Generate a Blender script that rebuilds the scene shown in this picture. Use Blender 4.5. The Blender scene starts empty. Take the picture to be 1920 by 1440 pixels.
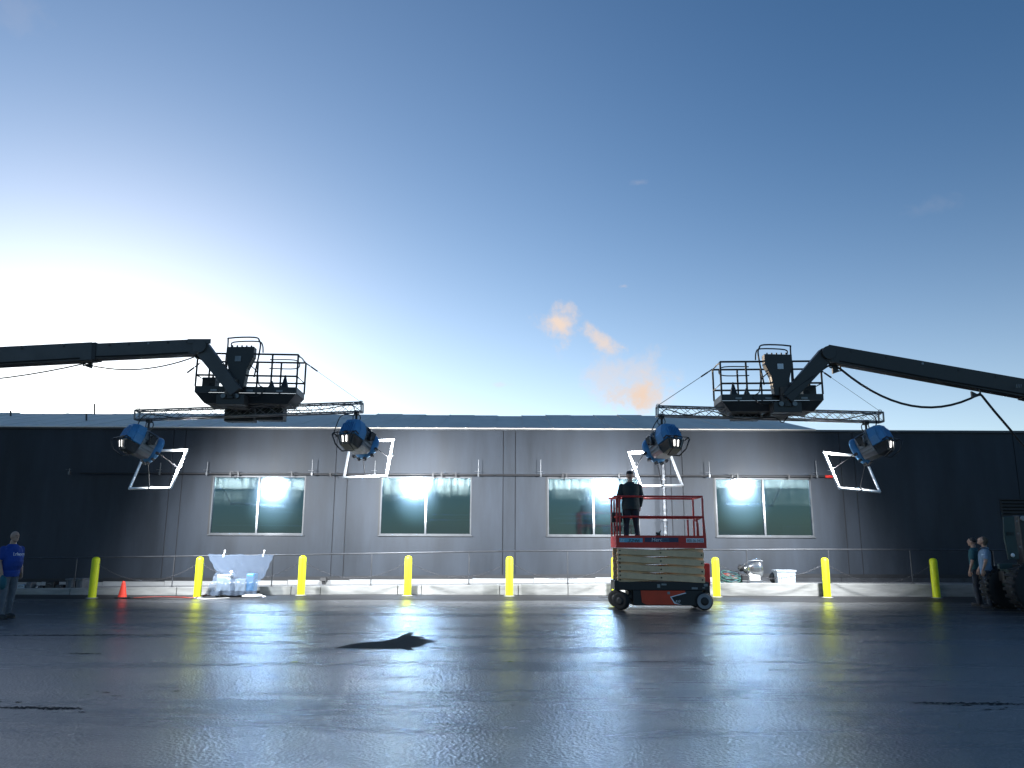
import bpy, bmesh, math, random
from mathutils import Vector, Matrix, Euler
random.seed(7)
R = math.radians
SC = bpy.context.scene
COL = SC.collection

# ------------------------------------------------------------------ camera
FPX, PITCH, ROLL, CAMH = 1440.0, 11.46, 0.25, 1.6
cam_d = bpy.data.cameras.new('camera'); cam = bpy.data.objects.new('camera', cam_d); COL.objects.link(cam)
cam_d.sensor_width = 36.0; cam_d.lens = 36.0*FPX/1920.0; cam_d.clip_end = 5000; cam_d.clip_start = 0.05
_F = Vector((0, math.cos(R(PITCH)), math.sin(R(PITCH)))); _U = Vector((0, -math.sin(R(PITCH)), math.cos(R(PITCH)))); _R = Vector((1, 0, 0))
_R2 = _R*math.cos(R(ROLL))+_U*math.sin(R(ROLL)); _U2 = _U*math.cos(R(ROLL))-_R*math.sin(R(ROLL))
cam.matrix_world = Matrix(((_R2.x, _U2.x, -_F.x, 0), (_R2.y, _U2.y, -_F.y, 0), (_R2.z, _U2.z, -_F.z, CAMH), (0, 0, 0, 1)))
SC.camera = cam
def ray(px, py): return _R2*((px-960)/FPX)+_U2*(-(py-720)/FPX)+_F
def P(px, py, Y):                     # survey helper: point of the place at distance Y seen at that pixel of the photograph
    d = ray(px, py); return Vector((0, 0, CAMH))+d*(Y/d.y)
def G(px, py, z=0.0):
    d = ray(px, py); return Vector((0, 0, CAMH))+d*((z-CAMH)/d.z)
def onplane(px, py, p0, n):
    d = ray(px, py); c = Vector((0, 0, CAMH)); return c+d*((p0-c).dot(n)/d.dot(n))

# ------------------------------------------------------------------ sky, sun, exposure
SUN_AZ, SUN_EL = -29.0, 4.5           # degrees, azimuth from +Y towards +X
w = bpy.data.worlds.new('World'); SC.world = w; w.use_nodes = True
nt = w.node_tree; nt.nodes.clear()
def wn(t, **k):
    n = nt.nodes.new(t)
    for a, b in k.items(): setattr(n, a, b)
    return n
def wl(a, b): nt.links.new(a, b)
def wmath(op, a, b=None, c=None, clamp=False):
    n = wn('ShaderNodeMath', operation=op); n.use_clamp = clamp
    for i, v in enumerate((a, b, c)):
        if v is None: continue
        if isinstance(v, (int, float)): n.inputs[i].default_value = v
        else: wl(v, n.inputs[i])
    return n.outputs[0]
def wmix(fac, a, b, blend='MIX'):
    n = wn('ShaderNodeMix', data_type='RGBA', blend_type=blend)
    for i, v in ((0, fac), (6, a), (7, b)):
        if isinstance(v, (int, float)): n.inputs[i].default_value = v
        elif isinstance(v, tuple): n.inputs[i].default_value = v
        else: wl(v, n.inputs[i])
    return n.outputs[2]
sky = wn('ShaderNodeTexSky', sky_type='NISHITA', sun_disc=False, sun_elevation=R(SUN_EL), sun_rotation=R(SUN_AZ), altitude=0, air_density=1.0, dust_density=0.25, ozone_density=2.5)
tc = wn('ShaderNodeTexCoord'); DIR = tc.outputs['Generated']
nrm = wn('ShaderNodeVectorMath', operation='NORMALIZE'); wl(DIR, nrm.inputs[0]); DIR = nrm.outputs[0]
def wdot(v):
    n = wn('ShaderNodeVectorMath', operation='DOT_PRODUCT'); wl(DIR, n.inputs[0]); n.inputs[1].default_value = v; return n.outputs['Value']
sund = Vector((math.sin(R(SUN_AZ))*math.cos(R(SUN_EL)), math.cos(R(SUN_AZ))*math.cos(R(SUN_EL)), math.sin(R(SUN_EL))))
SKY_GAIN = 0.15
glow = wmath('POWER', wmath('MAXIMUM', wdot(sund), 0.0), 32.0)      # forward-scattered whitish light round the hidden sun
glow2 = wmath('POWER', wmath('MAXIMUM', wdot(sund), 0.0), 5.0)
col = wmix(1.0, sky.outputs[0], (0.84, 1.14, 1.46, 1), 'MULTIPLY')
sepz = wn('ShaderNodeSeparateXYZ'); wl(DIR, sepz.inputs[0])
hz_f = wmath('POWER', wmath('SUBTRACT', 1.0, wmath('ABSOLUTE', sepz.outputs[2])), 6.0)      # pale air towards the horizon, all round
sunh = wmath('POWER', wmath('MULTIPLY_ADD', wdot((math.sin(R(SUN_AZ)), math.cos(R(SUN_AZ)), 0)), 0.5, 0.5, clamp=True), 1.6)   # stronger on the sun's side
hz_f = wmath('MULTIPLY', hz_f, wmath('MULTIPLY_ADD', sunh, 0.85, 0.15))
col = wmix(1.0, col, wmix(1.0, (7.8, 8.1, 8.8, 1), hz_f, 'MULTIPLY'), 'ADD')
g1 = wmix(1.0, (5.6, 4.3, 3.4, 1), glow, 'MULTIPLY'); col = wmix(1.0, col, g1, 'ADD')
g2 = wmix(1.0, (1.25, 1.35, 1.45, 1), glow2, 'MULTIPLY'); col = wmix(1.0, col, g2, 'ADD')
low = wmath('MULTIPLY', wmath('POWER', wmath('SUBTRACT', 1.0, wmath('ABSOLUTE', sepz.outputs[2])), 9.0), wmath('POWER', sunh, 5.0))   # creamy light low on the sun's side
col = wmix(1.0, col, wmix(1.0, (4.8, 3.7, 2.9, 1), low, 'MULTIPLY'), 'ADD')
# sunset-lit puffs of cloud: fixed patches of the sky, shaped by noise
def cloud(px, py, rx, ry, amount, tint, seed, scale=30.0, tilt=0.0):
    global col
    c = ray(px, py).normalized()
    rt = Vector((c.y, -c.x, 0)).normalized(); up = rt.cross(c)
    if tilt: rt, up = rt*math.cos(R(tilt))+up*math.sin(R(tilt)), up*math.cos(R(tilt))-rt*math.sin(R(tilt))
    a = wmath('DIVIDE', wdot(rt), rx/FPX); b = wmath('DIVIDE', wdot(up), ry/FPX)
    d = wmath('SQRT', wmath('ADD', wmath('MULTIPLY', a, a), wmath('MULTIPLY', b, b)))
    nz = wn('ShaderNodeTexNoise', noise_dimensions='4D'); wl(DIR, nz.inputs['Vector']); nz.inputs['W'].default_value = seed
    nz.inputs['Scale'].default_value = scale; nz.inputs['Detail'].default_value = 7; nz.inputs['Roughness'].default_value = .62; nz.inputs['Distortion'].default_value = .25
    m = wmath('ADD', wmath('MULTIPLY', wmath('SUBTRACT', nz.outputs['Fac'], 0.5), 3.0), wmath('SUBTRACT', 1.08, d))
    mr = wn('ShaderNodeMapRange', interpolation_type='SMOOTHSTEP'); wl(m, mr.inputs[0]); mr.inputs[1].default_value = 0.0; mr.inputs[2].default_value = 1.1; mr.inputs[4].default_value = amount
    front = wmath('GREATER_THAN', wdot(c), 0.5)
    col = wmix(wmath('MULTIPLY', mr.outputs[0], front), col, tint)
PE = (6.2, 4.9, 4.0, 1); PG = (5.0, 4.3, 4.1, 1)
cloud(1048, 606, 38, 50, .92, PE, 1.0); cloud(1128, 640, 54, 22, .75, PE, 2.3, 36, -38)
cloud(1196, 742, 62, 46, .95, (6.0, 4.5, 3.5, 1), 3.1); cloud(1165, 708, 105, 52, .5, (5.6, 4.8, 4.4, 1), 4.7)
cloud(1200, 342, 16, 6, .12, PG, 5.2, 60); cloud(1750, 385, 40, 16, .05, PG, 6.0, 40); cloud(30, 20, 45, 40, .07, PG, 7.0, 30)
cloud(1168, 537, 10, 5, .4, PG, 8.0, 60); cloud(940, 722, 26, 6, .3, (5.5, 4.9, 4.3, 1), 9.0, 50)
bg = wn('ShaderNodeBackground'); wl(col, bg.inputs[0]); bg.inputs[1].default_value = SKY_GAIN
wo = wn('ShaderNodeOutputWorld'); wl(bg.outputs[0], wo.inputs[0])
sl = bpy.data.lights.new('sun', 'SUN'); sl.energy = 2.0; sl.angle = R(0.5); sl.color = (1.0, .78, .55)
so = bpy.data.objects.new('sun', sl); COL.objects.link(so); so.rotation_euler = (-sund).to_track_quat('-Z', 'Y').to_euler()
vs = SC.view_settings; vs.view_transform = 'Standard'; vs.look = 'None'; vs.exposure = 0.0; vs.gamma = 1.0; vs.use_curve_mapping = False
SC.cycles.use_denoising = True; SC.cycles.use_adaptive_sampling = False; SC.cycles.max_bounces = 8; SC.cycles.sample_clamp_indirect = 80.0; SC.cycles.blur_glossy = 1.5
LAMP_W = 4600.0; ADDED_SPOT_W = 46000.0

# ------------------------------------------------------------------ materials
MATS = {}
def mat(name, base, rough=.6, metal=0.0, noise=None, bump=None, emit=None, es=0.0, coat=0.0, spec=.5, alpha=None, sheen=0):
    """noise=(scale, amount, stretch) value mottling; bump=(scale, strength, distance, stretch)"""
    if name in MATS: return MATS[name]
    m = bpy.data.materials.new(name); m.use_nodes = True; MATS[name] = m
    t = m.node_tree; b = t.nodes['Principled BSDF']
    b.inputs['Base Color'].default_value = (*base, 1); b.inputs['Roughness'].default_value = rough; b.inputs['Metallic'].default_value = metal
    b.inputs['Specular IOR Level'].default_value = spec; b.inputs['Coat Weight'].default_value = coat
    if emit: b.inputs['Emission Color'].default_value = (*emit, 1); b.inputs['Emission Strength'].default_value = es
    if alpha is not None: b.inputs['Alpha'].default_value = alpha
    co = t.nodes.new('ShaderNodeTexCoord')
    def nz(scale, stretch, detail=6):
        mp = t.nodes.new('ShaderNodeMapping'); mp.inputs['Scale'].default_value = stretch; t.links.new(co.outputs['Object'], mp.inputs[0])
        n = t.nodes.new('ShaderNodeTexNoise'); n.inputs['Scale'].default_value = scale; n.inputs['Detail'].default_value = detail; n.inputs['Roughness'].default_value = .6
        t.links.new(mp.outputs[0], n.inputs[0]); return n.outputs['Fac']
    if noise is None: noise = (3.0, .25, (1, 1, 1))
    f = nz(noise[0], noise[2]); mr = t.nodes.new('ShaderNodeMapRange'); t.links.new(f, mr.inputs[0])
    mr.inputs[1].default_value = .3; mr.inputs[2].default_value = .7; mr.inputs[3].default_value = 1-noise[1]; mr.inputs[4].default_value = 1+noise[1]
    mx = t.nodes.new('ShaderNodeMix'); mx.data_type = 'RGBA'; mx.blend_type = 'MULTIPLY'; mx.inputs[0].default_value = 1; mx.inputs[6].default_value = (*base, 1)
    t.links.new(mr.outputs[0], mx.inputs[7]); t.links.new(mx.outputs[2], b.inputs['Base Color'])
    mr2 = t.nodes.new('ShaderNodeMapRange'); t.links.new(f, mr2.inputs[0]); mr2.inputs[3].default_value = max(.02, rough-.1); mr2.inputs[4].default_value = min(1, rough+.1); t.links.new(mr2.outputs[0], b.inputs['Roughness'])
    if bump:
        bf = nz(bump[0], bump[3] if len(bump) > 3 else (1, 1, 1), 4); bn = t.nodes.new('ShaderNodeBump'); bn.inputs['Strength'].default_value = bump[1]; bn.inputs['Distance'].default_value = bump[2]
        t.links.new(bf, bn.inputs['Height']); t.links.new(bn.outputs[0], b.inputs['Normal'])
    return m

M_WALL = mat('grey_wall_paint', (.0225, .0285, .039), .6, noise=(1.1, .36, (1.2, 1.0, .22)), bump=(45, .25, .004), spec=.35)
M_JOINT = mat('joint_dark', (.012, .012, .015), .8)
M_TRIM = mat('dark_trim', (.016, .017, .02), .6)
M_WHITEC = mat('pale_concrete', (.25, .25, .243), .8, noise=(2.2, .3, (.5, 1, 3)), bump=(30, .3, .006))
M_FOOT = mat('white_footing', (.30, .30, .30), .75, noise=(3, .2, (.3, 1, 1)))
M_ROOF = mat('roof_membrane', (.78, .70, .60), .7, noise=(1.2, .12, (1, .3, 1)), bump=(6, .15, .02))
M_GUTTER = mat('gutter_metal', (.07, .075, .085), .45, .4)
M_ALU = mat('window_aluminium', (.065, .07, .078), .5, .2)
M_STEEL = mat('galvanised_steel', (.15, .155, .165), .4, .8, noise=(9, .25, (1, 1, 1)))
M_DUCT = mat('foil_duct', (.09, .095, .105), .42, .7, noise=(9, .3, (1, 1, 2)), bump=(14, .6, .02))
M_BLACK = mat('black_metal', (.014, .014, .016), .5)
M_RUB = mat('black_rubber', (.011, .011, .012), .75, bump=(30, .3, .005))
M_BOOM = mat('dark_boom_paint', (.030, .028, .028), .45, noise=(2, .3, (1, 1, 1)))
M_BOOML = mat('flare_veiled_boom_paint', (.085, .08, .078), .5, noise=(2, .25, (1, 1, 1)))  # left boom: lens-flare veil put into a lighter, warmer colour
M_RAIL = mat('dark_rail_paint', (.030, .030, .033), .45, .3)
M_HAND = mat('handrail_grey', (.055, .058, .066), .45, .4)
M_TRUSS = mat('truss_aluminium', (.22, .21, .21), .4, .8)
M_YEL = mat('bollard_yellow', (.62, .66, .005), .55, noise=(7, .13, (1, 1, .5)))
M_BLUE = mat('lamp_blue', (.08, .27, .52), .42, noise=(6, .12, (1, 1, 1)))
M_LGREY = mat('lamp_grey', (.22, .225, .24), .4, .4)
M_LTRAY = mat('lamp_tray', (.065, .065, .068), .45, .4)
M_WHITEF = mat('white_frame', (.82, .83, .84), .7, spec=.1)
M_CLIP = mat('clip_grey', (.08, .08, .085), .8, spec=.1)
M_GLOWV = mat('lit_vent', (.9, .9, .9), .5, emit=(1, .98, .95), es=5.0)
M_LENS = mat('lamp_lens', (.9, .9, .9), .3, emit=(.93, .97, 1.0), es=8.0)
for m__ in (M_GLOWV, M_LENS): m__.cycles.emission_sampling = 'NONE'
M_RED = mat('lift_red', (.62, .03, .022), .42, noise=(5, .15, (1, 1, 1)))
M_ORED = mat('lift_orange_red', (.62, .045, .012), .4, noise=(5, .12, (1, 1, 1)))
M_TAN = mat('scissor_tan', (.78, .53, .31), .6, noise=(5, .15, (1, 1, 1)))
M_PIN = mat('pin_dark', (.03, .028, .025), .5, .5)
M_TYREG = mat('grey_tyre', (.25, .25, .26), .8)
M_STK = mat('sticker_white', (.75, .77, .8), .5, noise=(3, .03, (1, 1, 1)))
M_STKB = mat('sticker_navy', (.02, .03, .09), .4, noise=(3, .05, (1, 1, 1)))
M_STKC = mat('sticker_cyan', (.15, .45, .6), .4, noise=(3, .05, (1, 1, 1)))
M_SKIN = mat('skin', (.42, .25, .18), .55, noise=(12, .08, (1, 1, 1)))
M_JEAN = mat('dark_trousers', (.030, .036, .05), .85, noise=(9, .3, (1, 1, 1)), bump=(25, .5, .01, (1, 1, .4)))
M_GJEAN = mat('grey_jeans', (.10, .115, .14), .85, noise=(9, .25, (1, 1, 1)), bump=(25, .5, .01, (1, 1, .4)))
M_SBLUE = mat('royal_blue_shirt', (.008, .045, .26), .8, bump=(14, .6, .015))
M_SDARK = mat('black_jacket', (.022, .034, .036), .8, noise=(6, .2, (1, 1, 1)), bump=(12, .7, .02))
M_SPALE = mat('pale_blue_shirt', (.18, .27, .38), .85, bump=(12, .7, .02))
M_STEAL = mat('teal_shirt', (.02, .09, .11), .85, bump=(12, .7, .02))
M_HAIR = mat('hair_light', (.09, .07, .05), .8)
M_SHOE = mat('shoe_dark', (.02, .02, .022), .6)
M_BIN = mat('grey_bin_plastic', (.36, .40, .44), .45)
M_BIND = mat('dark_bin_plastic', (.09, .10, .115), .5)
M_CONE = mat('cone_orange', (.90, .06, .03), .5, noise=(4, .06, (1, 1, 1)), emit=None)
M_SAND = mat('sandbag_white', (.62, .62, .62), .8, bump=(20, .5, .01))
M_CARD = mat('white_board', (.78, .76, .72), .8)
M_CGRN = mat('cable_green', (.03, .10, .085), .5)
M_CBLK = mat('cable_black', (.012, .012, .013), .5)
M_CRED = mat('cable_red', (.22, .03, .02), .5)
M_CTEAL = mat('cable_teal', (.015, .07, .09), .5)
M_GREEN = mat('machine_green', (.022, .045, .043), .55)
M_TEALB = mat('teal_bag', (.01, .09, .12), .7)
M_INT = mat('interior_wall', (.05, .075, .08), .8, noise=(1.2, .7, (.4, 1, 2)))
M_INTD = mat('interior_dark', (.03, .04, .04), .7)
M_FIX = mat('fixture_silver', (.42, .44, .46), .22, .9)
M_CHAIN = mat('chain_steel', (.09, .09, .10), .4, .8)
M_PAINTY = mat('yellow_marking', (.45, .42, .03), .7)

def ground_mat():
    m = bpy.data.materials.new('wet_asphalt'); m.use_nodes = True; t = m.node_tree; N = t.nodes; L = t.links; b = N['Principled BSDF']
    co = N.new('ShaderNodeTexCoord')
    def nz(scale, st=(1, 1, 1), det=6, ro=.6, dist=0):
        mp = N.new('ShaderNodeMapping'); mp.inputs['Scale'].default_value = st; L.new(co.outputs['Object'], mp.inputs[0])
        n = N.new('ShaderNodeTexNoise'); n.inputs['Scale'].default_value = scale; n.inputs['Detail'].default_value = det; n.inputs['Roughness'].default_value = ro; n.inputs['Distortion'].default_value = dist
        L.new(mp.outputs[0], n.inputs[0]); return n.outputs['Fac']
    def mrr(v, a, c, d, e, smooth=False):
        r = N.new('ShaderNodeMapRange'); L.new(v, r.inputs[0])
        if smooth: r.interpolation_type = 'SMOOTHSTEP'
        for i, x in enumerate((a, c, d, e)): r.inputs[i+1].default_value = x
        return r.outputs[0]
    big = nz(.35, (.45, 1.0, 1), 5, .6, .6); band = nz(.9, (.10, 1.0, 1), 6, .65, .3); fine = nz(40, (1, 1, 1), 3, .6); patch = nz(1.7, (.3, 1, 1), 7, .7, .5)
    ramp = N.new('ShaderNodeMix'); ramp.data_type = 'RGBA'; L.new(mrr(big, .35, .68, 0, 1), ramp.inputs[0])
    ramp.inputs[6].default_value = (.028, .029, .033, 1); ramp.inputs[7].default_value = (.062, .063, .070, 1)
    m2 = N.new('ShaderNodeMix'); m2.data_type = 'RGBA'; m2.blend_type = 'MULTIPLY'; m2.inputs[0].default_value = 1; L.new(ramp.outputs[2], m2.inputs[6]); L.new(mrr(fine, .3, .7, .72, 1.3), m2.inputs[7])
    m3 = N.new('ShaderNodeMix'); m3.data_type = 'RGBA'; m3.blend_type = 'MULTIPLY'; m3.inputs[0].default_value = 1; L.new(m2.outputs[2], m3.inputs[6]); L.new(mrr(band, .35, .65, .78, 1.18), m3.inputs[7])
    sp = nz(58, (1, 1, 1), 2, .5); sp2 = nz(21, (1, 1, 1), 3, .6)
    sa = N.new('ShaderNodeMath'); sa.operation = 'ADD'; L.new(mrr(sp, .56, .68, 0, .8), sa.inputs[0]); L.new(mrr(sp2, .60, .72, 0, .45), sa.inputs[1]); sa.use_clamp = True
    m4 = N.new('ShaderNodeMix'); m4.data_type = 'RGBA'; L.new(sa.outputs[0], m4.inputs[0]); L.new(m3.outputs[2], m4.inputs[6]); m4.inputs[7].default_value = (.17, .175, .19, 1)    # pale stones, their light colour also standing in for wet sparkle
    L.new(m4.outputs[2], b.inputs['Base Color'])
    a = N.new('ShaderNodeMath'); a.operation = 'MULTIPLY'; L.new(mrr(band, .38, .64, 0, 1), a.inputs[0]); a.inputs[1].default_value = .5
    c = N.new('ShaderNodeMath'); c.operation = 'MULTIPLY_ADD'; L.new(mrr(patch, .3, .7, 0, 1), c.inputs[0]); c.inputs[1].default_value = .5; L.new(a.outputs[0], c.inputs[2])
    L.new(mrr(c.outputs[0], .1, .9, .28, .50), b.inputs['Roughness'])
    b.inputs['Specular IOR Level'].default_value = .55
    vo = N.new('ShaderNodeTexVoronoi'); vo.inputs['Scale'].default_value = 34; L.new(co.outputs['Object'], vo.inputs[0])
    f2 = nz(26, (1, 1, 1), 6, .75)
    ad = N.new('ShaderNodeMath'); ad.operation = 'ADD'; L.new(vo.outputs['Distance'], ad.inputs[0]); L.new(f2, ad.inputs[1])
    bn = N.new('ShaderNodeBump'); bn.inputs['Strength'].default_value = .6; bn.inputs['Distance'].default_value = .008; L.new(ad.outputs[0], bn.inputs['Height'])
    L.new(bn.outputs[0], b.inputs['Normal']); L.new(bn.outputs[0], b.inputs['Coat Normal'])
    L.new(mrr(c.outputs[0], .2, .8, 1.0, .6), b.inputs['Coat Weight']); L.new(mrr(c.outputs[0], .2, .8, .20, .31), b.inputs['Coat Roughness']); b.inputs['Coat IOR'].default_value = 1.6
    return m
M_GROUND = ground_mat()
M_PATCH = mat('matt_tar_patch', (.013, .014, .017), .8, spec=.15, bump=(30, .3, .004))
M_CRACK = mat('crack_tar', (.006, .006, .007), .75, spec=.2)
M_APRON = mat('dark_apron', (.020, .020, .022), .55, noise=(2.5, .35, (.3, 1, 1)), bump=(22, .5, .01))
M_WALK = mat('walkway_concrete', (.20, .20, .20), .8)

def glass_mat():
    m = bpy.data.materials.new('tinted_glass'); m.use_nodes = True; t = m.node_tree; N = t.nodes; L = t.links; N.remove(N['Principled BSDF']); out = N['Material Output']
    co = N.new('ShaderNodeTexCoord'); mp = N.new('ShaderNodeMapping'); mp.inputs['Scale'].default_value = (5, 5, .35); L.new(co.outputs['Object'], mp.inputs[0])
    n = N.new('ShaderNodeTexNoise'); n.inputs['Scale'].default_value = 2.2; n.inputs['Detail'].default_value = 6; L.new(mp.outputs[0], n.inputs[0])
    tr = N.new('ShaderNodeBsdfTransparent'); tr.inputs[0].default_value = (.12, .20, .32, 1)
    g1 = N.new('ShaderNodeBsdfGlossy'); g1.inputs['Roughness'].default_value = .065; g1.inputs[0].default_value = (.40, .62, .86, 1)
    g2 = N.new('ShaderNodeBsdfAnisotropic') if False else N.new('ShaderNodeBsdfGlossy')
    g2.inputs['Roughness'].default_value = .20; g2.inputs['Anisotropy'].default_value = GL_AN; g2.inputs[0].default_value = (.75, 1, 1, 1)
    cx = N.new('ShaderNodeCombineXYZ'); cx.inputs[2].default_value = 1.0; L.new(cx.outputs[0], g2.inputs['Tangent'])
    df = N.new('ShaderNodeBsdfDiffuse'); df.inputs[0].default_value = (.010, .024, .028, 1)
    mx = N.new('ShaderNodeMixShader'); L.new(g1.outputs[0], mx.inputs[1]); L.new(g2.outputs[0], mx.inputs[2])
    mr = N.new('ShaderNodeMapRange'); L.new(n.outputs['Fac'], mr.inputs[0]); mr.inputs[1].default_value = .3; mr.inputs[2].default_value = .7; mr.inputs[3].default_value = .02; mr.inputs[4].default_value = .16; L.new(mr.outputs[0], mx.inputs[0])
    m2 = N.new('ShaderNodeMixShader'); m2.inputs[0].default_value = .15; L.new(tr.outputs[0], m2.inputs[1]); L.new(df.outputs[0], m2.inputs[2])
    fr = N.new('ShaderNodeFresnel'); fr.inputs[0].default_value = 1.55
    fa = N.new('ShaderNodeMath'); fa.operation = 'MULTIPLY_ADD'; L.new(fr.outputs[0], fa.inputs[0]); fa.inputs[1].default_value = 1.6; fa.inputs[2].default_value = .14; fa.use_clamp = True
    m3 = N.new('ShaderNodeMixShader'); L.new(fa.outputs[0], m3.inputs[0]); L.new(m2.outputs[0], m3.inputs[1]); L.new(mx.outputs[0], m3.inputs[2])
    L.new(m3.outputs[0], out.inputs[0]); return m
GL_AN = 0.97
M_GLASS = glass_mat()
def plastic_mat():
    m = bpy.data.materials.new('clear_plastic_sheet'); m.use_nodes = True; t = m.node_tree; N = t.nodes; L = t.links; b = N['Principled BSDF']; out = N['Material Output']
    b.inputs['Base Color'].default_value = (.13, .17, .24, 1); b.inputs['Roughness'].default_value = .22; b.inputs['Coat Weight'].default_value = .5
    co = N.new('ShaderNodeTexCoord'); n = N.new('ShaderNodeTexNoise'); n.inputs['Scale'].default_value = 3.5; n.inputs['Detail'].default_value = 3; n.inputs['Distortion'].default_value = 1.2; L.new(co.outputs['Object'], n.inputs[0])
    bn = N.new('ShaderNodeBump'); bn.inputs['Strength'].default_value = .7; bn.inputs['Distance'].default_value = .035; L.new(n.outputs['Fac'], bn.inputs['Height']); L.new(bn.outputs[0], b.inputs['Normal'])
    tr = N.new('ShaderNodeBsdfTransparent'); tr.inputs[0].default_value = (.9, .95, 1, 1); mx = N.new('ShaderNodeMixShader'); mx.inputs[0].default_value = .45
    L.new(tr.outputs[0], mx.inputs[1]); L.new(b.outputs[0], mx.inputs[2]); L.new(mx.outputs[0], out.inputs[0]); return m
M_PLAST = plastic_mat()

# ------------------------------------------------------------------ mesh helpers
def basis(d, up=Vector((0, 0, 1))):
    d = d.normalized()
    if abs(d.dot(up)) > .99: up = Vector((0, 1, 0))
    x = d.cross(up).normalized(); return x, x.cross(d).normalized(), d       # right, up, dir
class MB:
    def __init__(s): s.v = []; s.f = []; s.sm = []
    def add(s, vs, fs, smooth=False):
        o = len(s.v); s.v += [Vector(v) for v in vs]; s.f += [tuple(i+o for i in f) for f in fs]; s.sm += [smooth]*len(fs); return s
    def box(s, c, size, rot=None, taper=None):
        c = Vector(c); hx, hy, hz = size[0]/2, size[1]/2, size[2]/2; vs = []
        for z in (-hz, hz):
            k = taper if (taper and z > 0) else 1
            for x, y in ((-hx, -hy), (hx, -hy), (hx, hy), (-hx, hy)): vs.append(Vector((x*k, y*k, z)))
        if rot is not None:
            m = rot if isinstance(rot, Matrix) else Euler(rot).to_matrix(); vs = [m@v for v in vs]
        return s.add([c+v for v in vs], [(0, 3, 2, 1), (4, 5, 6, 7), (0, 1, 5, 4), (1, 2, 6, 5), (2, 3, 7, 6), (3, 0, 4, 7)])
    def bb(s, x0, x1, y0, y1, z0, z1): return s.box(((x0+x1)/2, (y0+y1)/2, (z0+z1)/2), (abs(x1-x0), abs(y1-y0), abs(z1-z0)))
    def beam(s, a, b, w_, h, up=Vector((0, 0, 1)), w2=None, h2=None):
        a, b = Vector(a), Vector(b); x, u, d = basis(b-a, up); w2 = w2 or w_; h2 = h2 or h; vs = []
        for p, ww, hh in ((a, w_, h), (b, w2, h2)):
            for i, j in ((-1, -1), (1, -1), (1, 1), (-1, 1)): vs.append(p+x*i*ww/2+u*j*hh/2)
        return s.add(vs, [(0, 1, 2, 3), (7, 6, 5, 4), (0, 4, 5, 1), (1, 5, 6, 2), (2, 6, 7, 3), (3, 7, 4, 0)])
    def cyl(s, a, b, r0, r1=None, n=10, caps=True):
        a, b = Vector(a), Vector(b); r1 = r0 if r1 is None else r1; x, u, d = basis(b-a); vs = []
        for p, r in ((a, r0), (b, r1)):
            for i in range(n):
                t = 2*math.pi*i/n; vs.append(p+x*math.cos(t)*r+u*math.sin(t)*r)
        s.add(vs, [(i, (i+1) % n, n+(i+1) % n, n+i) for i in range(n)], True)
        if caps: s.add(vs, [tuple(range(n))[::-1], tuple(range(n, 2*n))])
        return s
    def tube(s, pts, r, n=6, closed=False):
        pts = [Vector(p) for p in pts]; k = len(pts); vs = []; prev = None
        for i, p in enumerate(pts):
            if closed: d = pts[(i+1) % k]-pts[i-1]
            else: d = pts[min(i+1, k-1)]-pts[max(i-1, 0)]
            if prev is None: x, u, d = basis(d)
            else:
                d = d.normalized(); x = (prev-d*prev.dot(d)).normalized(); u = x.cross(d).normalized()
            prev = x
            for j in range(n):
                t = 2*math.pi*j/n; vs.append(p+x*math.cos(t)*r+u*math.sin(t)*r)
        m = k if closed else k-1
        fs = [(i*n+j, i*n+(j+1) % n, ((i+1) % k)*n+(j+1) % n, ((i+1) % k)*n+j) for i in range(m) for j in range(n)]
        s.add(vs, fs, True)
        if not closed: s.add(vs[:n]+vs[-n:], [tuple(range(n))[::-1], tuple(range(n, 2*n))])
        return s
    def ell(s, c, r, n=12, m=8, rot=None):
        c = Vector(c); vs = []
        for i in range(m+1):
            ph = math.pi*i/m-math.pi/2
            for j in range(n):
                t = 2*math.pi*j/n; v = Vector((math.cos(ph)*math.cos(t)*r[0], math.cos(ph)*math.sin(t)*r[1], math.sin(ph)*r[2]))
                vs.append(c+(rot@v if rot is not None else v))
        return s.add(vs, [(i*n+j, i*n+(j+1) % n, (i+1)*n+(j+1) % n, (i+1)*n+j) for i in range(m) for j in range(n)], True)
    def lathe(s, c, prof, n=16, axis=None):
        c = Vector(c); ax = Vector(axis) if axis else Vector((0, 0, 1)); x, u, d = basis(ax); vs = []
        for r, h in prof:
            for j in range(n):
                t = 2*math.pi*j/n; vs.append(c+x*math.cos(t)*r+u*math.sin(t)*r+d*h)
        k = len(prof); s.add(vs, [(i*n+j, i*n+(j+1) % n, (i+1)*n+(j+1) % n, (i+1)*n+j) for i in range(k-1) for j in range(n)], True)
        return s.add(vs[:n]+vs[-n:], [tuple(range(n))[::-1], tuple(range(n, 2*n))])
    def prism(s, poly, off):
        poly = [Vector(p) for p in poly]; off = Vector(off); n = len(poly)
        return s.add(poly+[p+off for p in poly], [tuple(range(n)), tuple(range(n, 2*n))[::-1]]+[(i, i+n, (i+1) % n+n, (i+1) % n) for i in range(n)])
    def loft(s, rings, n=16, smooth=True):   # rings: (centre, rx, ry) ellipses in the horizontal plane
        vs = []
        for c, rx, ry in rings:
            for j in range(n):
                t = 2*math.pi*j/n; vs.append(Vector(c)+Vector((math.cos(t)*rx, math.sin(t)*ry, 0)))
        k = len(rings); s.add(vs, [(i*n+j, i*n+(j+1) % n, (i+1)*n+(j+1) % n, (i+1)*n+j) for i in range(k-1) for j in range(n)], smooth)
        return s.add(vs[:n]+vs[-n:], [tuple(range(n))[::-1], tuple(range(n, 2*n))])
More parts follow.
